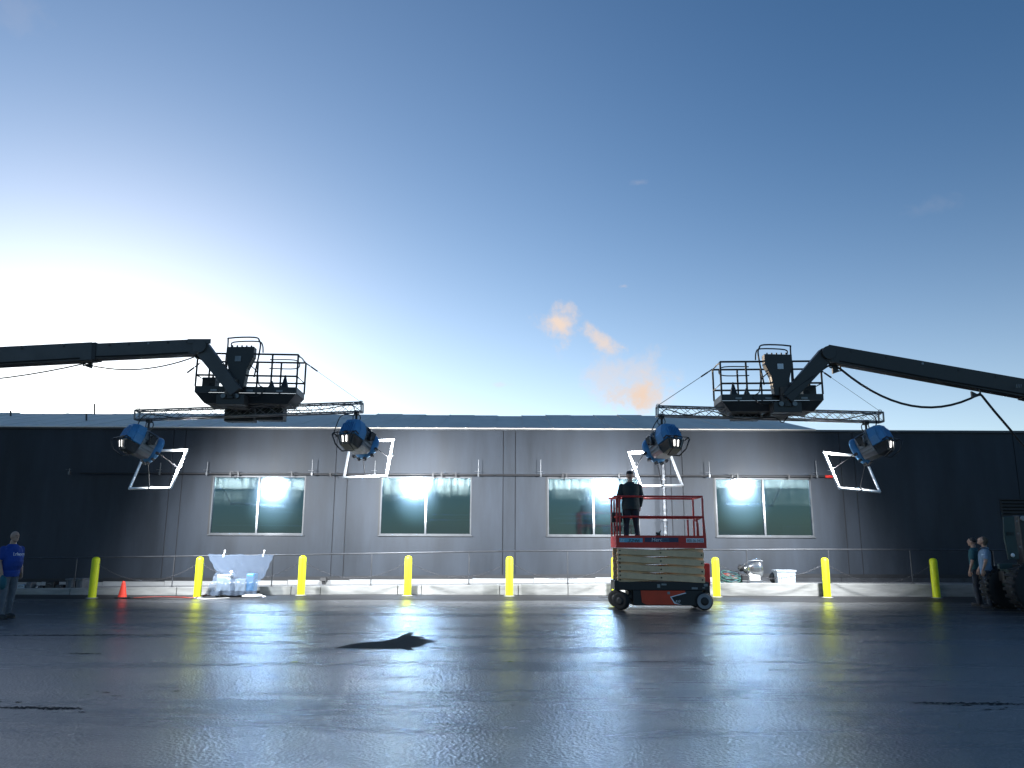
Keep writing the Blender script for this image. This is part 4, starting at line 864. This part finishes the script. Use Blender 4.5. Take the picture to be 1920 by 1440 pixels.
# worker on the lift, seen from behind, facing the wall
wy = YS+.42; wx = P(1184, 1000, wy).x
t, mw, V_, hc = person((wx, wy, tb0+.06), 0, 1.80, 'worker in dark jacket and cap standing on the red scissor lift, back to camera', M_SDARK, M_JEAN,
    [((.27, .02, 1.16), (.25, .10, .93), (-.1, .2, -1)), ((-.29, -.02, 1.15), (-.31, -.02, .90), (0, 0, -1))], sleeve=1, bulk=1.24, legs=[((.16, 0), 0), ((-.13, 0), 0)])
cap = MB().lathe(hc+Vector((0, -.005, .03)), [(.088, 0), (.09, .03), (.075, .065), (.04, .085), (.01, .09)], 18); cap.ell(hc+Vector((0, .10, .035)), (.07, .07, .012), 14, 6)
baked(cap, 'cap', M_TRIM, t, .006, 2, mw)
bag = thing('shoulder_bag', 'dark bag held by the worker on the scissor lift', 'bag', Vector((wx-.33, wy, tb0+.65)))
q = Vector((wx-.35, wy, tb0+.72)); m_ = MB().box(q, (.26, .14, .24), taper=.9).tube([q+Vector((-.09, 0, .10)), q+Vector((-.05, 0, .22)), q+Vector((.05, 0, .22)), q+Vector((.09, 0, .10))], .01, 6); m_.build('pouch', M_BLACK, bag, bevel=.03)
# bald man at the left edge
lp = G(14, 1160); yw = R(-108)
t, mw, V_, hc = person((P(14, 1100, lp.y).x, lp.y, 0), yw, 1.74, 'bald man in royal blue t-shirt and grey jeans standing at the left edge', M_SBLUE, M_GJEAN,
    [((.24, -.02, 1.14), (.25, .10, .92), (0, .2, -1)), ((-.26, -.04, 1.15), (-.24, .05, .93), (0, .1, -1))], belly=.07, bulk=1.15, hy=R(-8), sleeve=.45, legs=[((.12, .04), 0), ((-.14, -.06), 0)])
hz_ = mw@Vector((.25, .17, .86)); q = t.location+hz_
gl = thing('work_gloves', 'teal gloves or rag held in the hand of the bald man', 'gloves', q); MB().ell(q-Vector((0, 0, .13)), (.07, .06, .13), 12, 8).ell(q-Vector((.03, 0, .09)), (.05, .04, .12), 10, 6).build('cloth', M_TEALB, gl)
tx = text('I.rhom', 'shirt_lettering', M_STK, t, (0, 0, 0), .095, (R(90), 0, 0), ext=.0015, align='CENTER')
tx.rotation_euler = (0, 0, yw+math.pi); tx.location = mw@Vector((.02, .222, 1.27))
dots = MB()
for s in (-1, 1): dots.ell(V_(.030*s, .089, .004), (.012, .008, .006), 8, 6)
baked(dots, 'eyes', M_BLACK, t, .003, 1, mw)
# two people at the right
rp_ = P(1848, 1134, 19.6)
t, mw, V_, hc = person((P(1848, 1060, 19.6).x, 19.6, 0), R(62), 1.74, 'man in pale blue shirt with dark cross braces looking up near the machine', M_SPALE, M_JEAN,
    [((.25, .03, 1.15), (.20, .15, .95), (0, .3, -1)), ((-.27, .0, 1.16), (-.24, .08, .94), (0, .1, -1))], hp=R(24), hair=True, sleeve=.45, bulk=1.08, lean=-.02)
hr_ = MB().ell(V_(0, -.035, .02), (.086, .088, .10), 14, 10).ell(V_(0, -.055, -.06), (.075, .055, .09), 12, 8); baked(hr_, 'hair', M_HAIR, t, .008, 3, mw)
br = MB()
for s in (-1, 1): br.tube(spline([(.10*s, .13, 1.40), (.12*s, .03, 1.49), (.10*s, -.135, 1.42), (0, -.172, 1.30), (-.10*s, -.165, 1.15), (-.14*s, -.14, 1.0)], 5), .014, 6)
baked(br, 'braces', M_BLACK, t, .006, 1, mw)
t, mw, V_, hc = person((P(1829, 1060, 20.3).x, 20.3, 0), R(50), 1.72, 'person in dark teal t-shirt mostly hidden behind the man with braces', M_STEAL, M_JEAN,
    [((.25, .02, 1.15), (.23, .10, .93), (0, .2, -1)), ((-.27, .02, 1.14), (-.26, .10, .90), (0, .1, -1))], sleeve=.5)
hr_ = MB().ell(V_(0, -.02, .03), (.084, .095, .09), 14, 10); baked(hr_, 'hair', M_BLACK, t, .008, 3, mw)

# ------------------------------------------------------------------ machine at the right edge
mc = thing('telehandler', 'dark green rough terrain machine with big tyres at the right edge', 'machine', (14.2, 19.4, 0)); YM = 19.0
def wheel(c, r_, wd_, rim):
    n = 26; prof = [(r_*.62, -wd_/2), (r_*.93, -wd_/2), (r_, -wd_/2+.05), (r_, wd_/2-.05), (r_*.93, wd_/2), (r_*.62, wd_/2)]
    wv = MB().lathe(c, prof, 32, (0, 1, 0)).build('tyre', M_RUB, mc)
    lug = MB()
    for i in range(22):
        a = 2*math.pi*i/22
        for s in (-1, 1):
            c2 = Vector(c)+Vector((math.cos(a+s*.07)*(r_+.004), s*wd_*.24, math.sin(a+s*.07)*(r_+.004))); lug.box(c2, (.035, wd_*.46, .07), Euler((0, -a, R(18*s))).to_matrix())
    lug.build('tread_lugs', M_RUB, wv, kind='stuff'); MB().lathe(c, [(.04, -wd_/2-.03), (r_*.2, -wd_/2-.03), (r_*.3, -wd_/2+.02), (r_*.55, -wd_/2+.05), (r_*.62, -wd_/2-.004), (r_*.62, wd_/2)], 24, (0, 1, 0)).build('rim', rim, wv)
wc = P(1884, 1104, YM+.5); wheel((wc.x, YM+.5, .50), .50, .34, M_BLACK)
wc = P(1938, 1104, YM-.5); wheel((wc.x, YM-.5, .56), .56, .40, M_TYREG)
wheel((wc.x+2.4, YM-.5, .56), .56, .40, M_LGREY); wheel((wc.x+2.4, YM+1.4, .56), .56, .40, M_BLACK)
xm = P(1890, 1060, YM).x
MB().bb(xm, xm+4.4, YM-.1, YM+.5, .55, .98).build('chassis', M_GREEN, mc, bevel=.03)
MB().bb(xm-.06, xm-.003, YM+.1, YM+1.2, .66, .9).build('front_axle_frame', M_BOOM, mc, bevel=.02)
pv = [(1881.5, 968.6), (1902, 968), (1905, 1005), (1912, 1049), (1891.5, 1049), (1883.5, 1010)]
MB().prism([P(a, b, YM-.12) for a, b in pv], (0, .05, 0)).build('mast_panel', M_GREEN, mc, bevel=.015)
text('BN', 'panel_lettering', M_BLACK, mc, P(1888, 1004, YM-.14), .13, (R(90), 0, 0), ext=.004)
a = P(1903, 966, YM+.1); MB().bb(a.x+.02, a.x+2.2, YM, YM+.3, .98, a.z).build('engine_cover', M_BLACK, mc, bevel=.04)
for px, py in ((1906, 977), (1909, 1000), (1912, 1025)): q = P(px, py, YM-.02); MB().cyl(q, q-Vector((0, .02, 0)), .022, n=8).build('bolt', M_STEEL, mc)
q = P(1917, 972, YM-.02); MB().cyl(q, q-Vector((0, .05, 0)), .06, n=14).build('headlight', M_LGREY, mc)
q = P(1899, 1041, YM-.14); MB().ell(q, (.05, .03, .05), 10, 6).build('beacon', M_STK, mc)
MB().beam(P(1872, 1062, YM), P(1915, 1060, YM), .08, .12).build('step', M_GREEN, mc)
q = P(1900, 1077, YM-.12); MB().box(q, (.10, .01, .07)).build('tag_plate', M_LGREY, mc)

# ------------------------------------------------------------------ plastic covered cart
cx0, cx1 = P(398, 1100, 22.0).x, P(480, 1100, 22.0).x; yc = 21.95
ct = thing('equipment_cart', 'low black cart with boxes under the clear plastic sheet', 'cart', ((cx0+cx1)/2, yc, .004))
MB().bb(cx0+.05, cx1-.03, yc, yc+.5, .10, .16).build('deck', M_BLACK, ct)
MB().bb(cx0+.10, cx0+.50, yc+.05, yc+.42, .16, .62).build('case', M_BIN, ct, bevel=.03); MB().bb(cx0+.62, cx0+.92, yc+.05, yc+.4, .16, .50).build('case', M_BIN, ct, bevel=.02)
MB().bb(cx1-.30, cx1-.08, yc+.08, yc+.42, .16, .64).build('case', M_BLUE, ct, bevel=.03)
for x in (cx0+.15, cx1-.18):
    for y in (yc+.06, yc+.42): MB().lathe((x, y, .055), [(.05, -.02), (.05, .02)], 12, (0, 1, 0)).build('caster', M_RUB, ct)
MB().bb(cx0+.08, cx1-.1, yc-.02, yc-.002, .06, .12).build('frame_bar', M_BLACK, ct)
# sheet: hangs from the rail, then drapes over the cart
NU, NV = 44, 34; vs = []; rr = random.Random(3)
L0, L1 = P(390, 1042, yr).x, P(515, 1040, yr).x; zr = P(450, 1040, yr).z
for j in range(NV+1):
    v = j/NV
    for i in range(NU+1):
        u = i/NU
        if v < .45:
            a = v/.45; y = (yr-.03)*(1-a)+(yc+.25)*a; z = zr*(1-a)+.68*a; xl = L0*(1-a)+(cx0+.02)*a; xr_ = L1*(1-a)+(cx1+.20)*a; z -= .06*math.sin(math.pi*a)*math.sin(math.pi*u); y -= .05*math.sin(a*math.pi)
        else:
            a = (v-.45)/.55; y = (yc+.25)-.34*min(1, a*2.2)-.02*a; z = .68*(1-a)+.07*a+(.04 if a < .3 else 0)*math.cos(u*9); xl = cx0+.02-.12*a*a; xr_ = cx1+.20-.14*a
            y -= .035*math.sin(u*24+a*3)*a+.02*math.sin(u*51+2)*a
        x = xl+(xr_-xl)*u+.012*math.sin(v*31+u*4)
        z += .012*math.sin(u*17+v*8)+.008*math.sin(u*41-v*13); y += .012*math.sin(u*23+v*11)+rr.uniform(-.005, .005)
        if v < .45: z += .02*math.sin(u*6)*v
        vs.append(Vector((x, y, max(.03, z))))
sh = MB().add(vs, [(j*(NU+1)+i, j*(NU+1)+i+1, (j+1)*(NU+1)+i+1, (j+1)*(NU+1)+i) for j in range(NV) for i in range(NU)], True)
ps = thing('plastic_sheet', 'clear plastic sheet clipped to the handrail and draped over the cart', 'sheet', (L0, yc, .004))
sh.build('sheet', M_PLAST, ps)

for px in (420, 494):
    q = P(px, 1040, yr); MB().cyl(q, q+Vector((.02, 0, .10)), .014, .02, n=8).ell(q+Vector((.02, 0, .11)), (.03, .02, .025), 8, 6).box(q-Vector((0, .03, .03)), (.05, .04, .08)).build('spring_clip', M_WHITEF, ps)
q = G(474, 1121, .004)
sb = thing('sandbag', 'white sandbag lying on the asphalt in front of the covered cart', 'sandbag', q)
m_ = MB().ell(q+Vector((-.05, 0, .045)), (.26, .13, .05), 16, 8).ell(q+Vector((.12, .02, .05)), (.16, .12, .055), 12, 8).ell(q+Vector((.31, 0, .03)), (.06, .04, .03), 8, 6); m_.build('bag', M_SAND, sb)
cable(spline([G(342, 1120, .02), G(360, 1121, .02), G(380, 1117, .03), G(392, 1114, .03), G(404, 1116, .02)], 6), .022, M_CRED, 'short red cable at the foot of the bollard by the covered cart')
cable(spline([G(250, 1121, .015), G(290, 1119, .015), G(330, 1119.5, .015), G(352, 1121, .015)], 6), .014, M_CRED, 'orange red cable lying along the kerb right of the cone')
for i, (a, b_, c, m_c, lb_) in enumerate((((362, 1121), (385, 1123), (430, 1121), M_SAND, 'pale cable lying on the asphalt left of the sandbag'), ((230, 1122), (300, 1123), (372, 1122), M_CBLK, 'thin black cable on the asphalt beside the cone'))):
    cable(spline([G(*a, .014), G(*b_, .014), G(*c, .014)], 8), .012, m_c, lb_)
cable(spline([G(1122, 1119, .07), G(1140, 1120, .07), G(1158, 1120, .07)], 5), .008, M_CBLK, 'thin cable on the apron left of the scissor lift')
# cone
q = G(229, 1121, .008); cn = thing('traffic_cone', 'small orange traffic cone beside the first bollard', 'traffic cone', q)
MB().lathe(q, [(.115, .02), (.095, .12), (.05, .38), (.028, .44), (.012, .445)], 20).build('cone_body', M_CONE, cn); MB().box(q+Vector((0, 0, .012)), (.30, .30, .024)).build('cone_base', M_RUB, cn, bevel=.01)
# storage bins
def bin_(px0, px1, py0, py1, Y, m, lab):
    a, b_ = P(px0, py1, Y), P(px1, py0, Y); z0 = fz(a.x)+.002; z1 = b_.z; t = thing('storage_bin', lab, 'storage bin', ((a.x+b_.x)/2, Y+.2, z0), 'storage bins on the walkway')
    cx, w_ = (a.x+b_.x)/2, (b_.x-a.x)
    MB().box((cx, Y+.2, (z0+z1-.05)/2), (w_*.86, .36, z1-.05-z0), taper=1.08).build('tub', m, t, bevel=.012); MB().box((cx, Y+.2, z1-.025), (w_, .44, .05)).build('lid', m, t, bevel=.012)
    for s in (-.25, .25): MB().box((cx+w_*s, Y+.005, (z0+z1)/2-.02), (.02, .02, (z1-z0)*.7)).build('moulded_rib', m, t)
bin_(120, 138, 1085, 1110, 23.0, M_BIND, 'left of the two dim storage bins near the first bollard'); bin_(139, 156, 1084.5, 1110, 23.02, M_BIND, 'right of the two dim storage bins near the first bollard')
bin_(1457, 1493, 1069, 1095, 22.95, M_BIN, 'pale grey storage bin behind the chain, right of the work lamp')
t = thing('gear_bag', 'black bag half behind the pale grey storage bin', 'bag', P(1452, 1094, 23.3)); q = P(1453, 1084, 23.3); MB().ell((q.x, 23.35, fz(q.x)+.17), (.15, .14, .17), 14, 10).ell((q.x+.12, 23.4, fz(q.x)+.14), (.15, .14, .14), 12, 8).build('bag', M_BLACK, t)
# gear on the dark left walkway
for i, (px0, px1, h_, m, lab) in enumerate(((30, 45, .14, M_BIN, 'small pale box on the walkway behind the bald man'), (46, 57, .20, M_BIND, 'tilted dark box on the walkway behind the bald man'), (60, 80, .10, M_BLACK, 'flat black case on the dark left walkway'), (82, 100, .22, M_BLACK, 'black equipment case left of the dim bins'), (101, 118, .12, M_BLACK, 'low black case touching the dim storage bins'))):
    a, b_ = P(px0, 1108, 23.0), P(px1, 1108, 23.0); z0 = fz(a.x); t = thing('equipment_case', lab, 'case', ((a.x+b_.x)/2, 23.15, z0))
    MB().box(((a.x+b_.x)/2, 23.15, z0+h_/2), (b_.x-a.x-.02, .3, h_), taper=.94).build('case', m, t, bevel=.015); MB().tube([((a.x+b_.x)/2-.06, 23.0, z0+h_*.6), ((a.x+b_.x)/2-.04, 22.97, z0+h_*.75), ((a.x+b_.x)/2+.04, 22.97, z0+h_*.75), ((a.x+b_.x)/2+.06, 23.0, z0+h_*.6)], .008, 5).build('handle', M_STEEL, t)
cable(spline([P(66, 1104, 22.95), P(70, 1100, 22.9), P(66, 1108, 22.85), P(72, 1110, 22.8)], 5), .012, M_SAND, 'pale cable loop among the cases on the left walkway')
# cable coil
cc = P(1371, 1083, 23.0); co_ = thing('cable_coil', 'large coil of dark green cable on the walkway right of the scissor lift', 'cable coil', (cc.x, 23.0, fz(cc.x))); rr = random.Random(5)
for k in range(13):
    m = (M_CGRN, M_CTEAL, M_CBLK, M_CGRN, M_CRED if k == 9 else M_CGRN)[k % 5]; zc = fz(cc.x)+.02+k*.022; rx = .30-.006*k+rr.uniform(-.03, .03); tl = rr.uniform(-.15, .25)
    pts = [Vector((cc.x+rr.uniform(-.01, .01)+rx*math.cos(a), 23.0+.22*math.sin(a), zc+tl*.3*math.cos(a+k)+.05*math.sin(a)*1.2+.02)) for a in [2*math.pi*q/22 for q in range(22)]]
    pts = [Vector((p.x, p.y, max(p.z, fz(cc.x)+.014))) for p in pts]; MB().tube(pts, .014, 6, True).build('cable_loop', m, co_)
# work lamp with reflector
wl_ = thing('work_lamp', 'silver bell shaped lamp head resting on cases behind the handrail', 'lamp', P(1405, 1094, 23.0)); zf = fz(P(1405, 1090, 23).x)
def Q(px, py, y=23.05): return P(px, py, y)
ax = Vector((1, -.1, .10)).normalized(); h0 = Q(1386, 1066, 23.1)
MB().lathe(Q(1393, 1067, 23.1), [(.09, 0), (.16, .10), (.245, .24), (.265, .42), (.27, .52), (.26, .52)], 28, ax).build('reflector', M_FIX, wl_)
MB().lathe(Q(1387, 1065, 23.1), [(.05, -.05), (.10, 0), (.10, .13)], 16, ax).build('socket_housing', M_BLACK, wl_); MB().tube(spline([Q(1384, 1070, 23.0), Q(1392, 1062, 22.9), Q(1404, 1052, 22.85), Q(1420, 1051, 22.85), Q(1430, 1052, 22.85)], 4), .012, 6).build('bracket_arm', M_STEEL, wl_)
for (px0, px1, py0, py1, m, lab) in ((1406, 1425, 1075, 1088, M_CARD, 'white carton under the work lamp'), (1392, 1430, 1088.5, 1095, M_BIND, 'flat dark crate under the white carton'), (1388, 1405, 1078, 1088, M_BLACK, 'black case under the left of the work lamp')):
    a, b_ = Q(px0, py1, 22.9), Q(px1, py0, 22.9); t = thing('equipment_case', lab, 'case', ((a.x+b_.x)/2, 23.05, a.z))
    MB().bb(a.x, b_.x, 22.9, 23.25, a.z, b_.z).build('case', m, t, bevel=.008); MB().bb(a.x-.004, b_.x+.004, 22.895, 23.255, b_.z-.035, b_.z-.022).build('lid_seam', M_TRIM if m != M_CARD else M_SAND, t)
# small floodlight on the wall base below the first bay
q = P(606, 1090, YW-.2); t = thing('wall_floodlight', 'small dark floodlight on the footing left of the fourth bollard', 'lamp', q); MB().box((q.x, YW-.16, fz(q.x)+.16), (.22, .16, .10), taper=.7).bb(q.x-.04, q.x+.04, YW-.2, YW-.1, fz(q.x), fz(q.x)+.11).build('housing', M_BLACK, t)
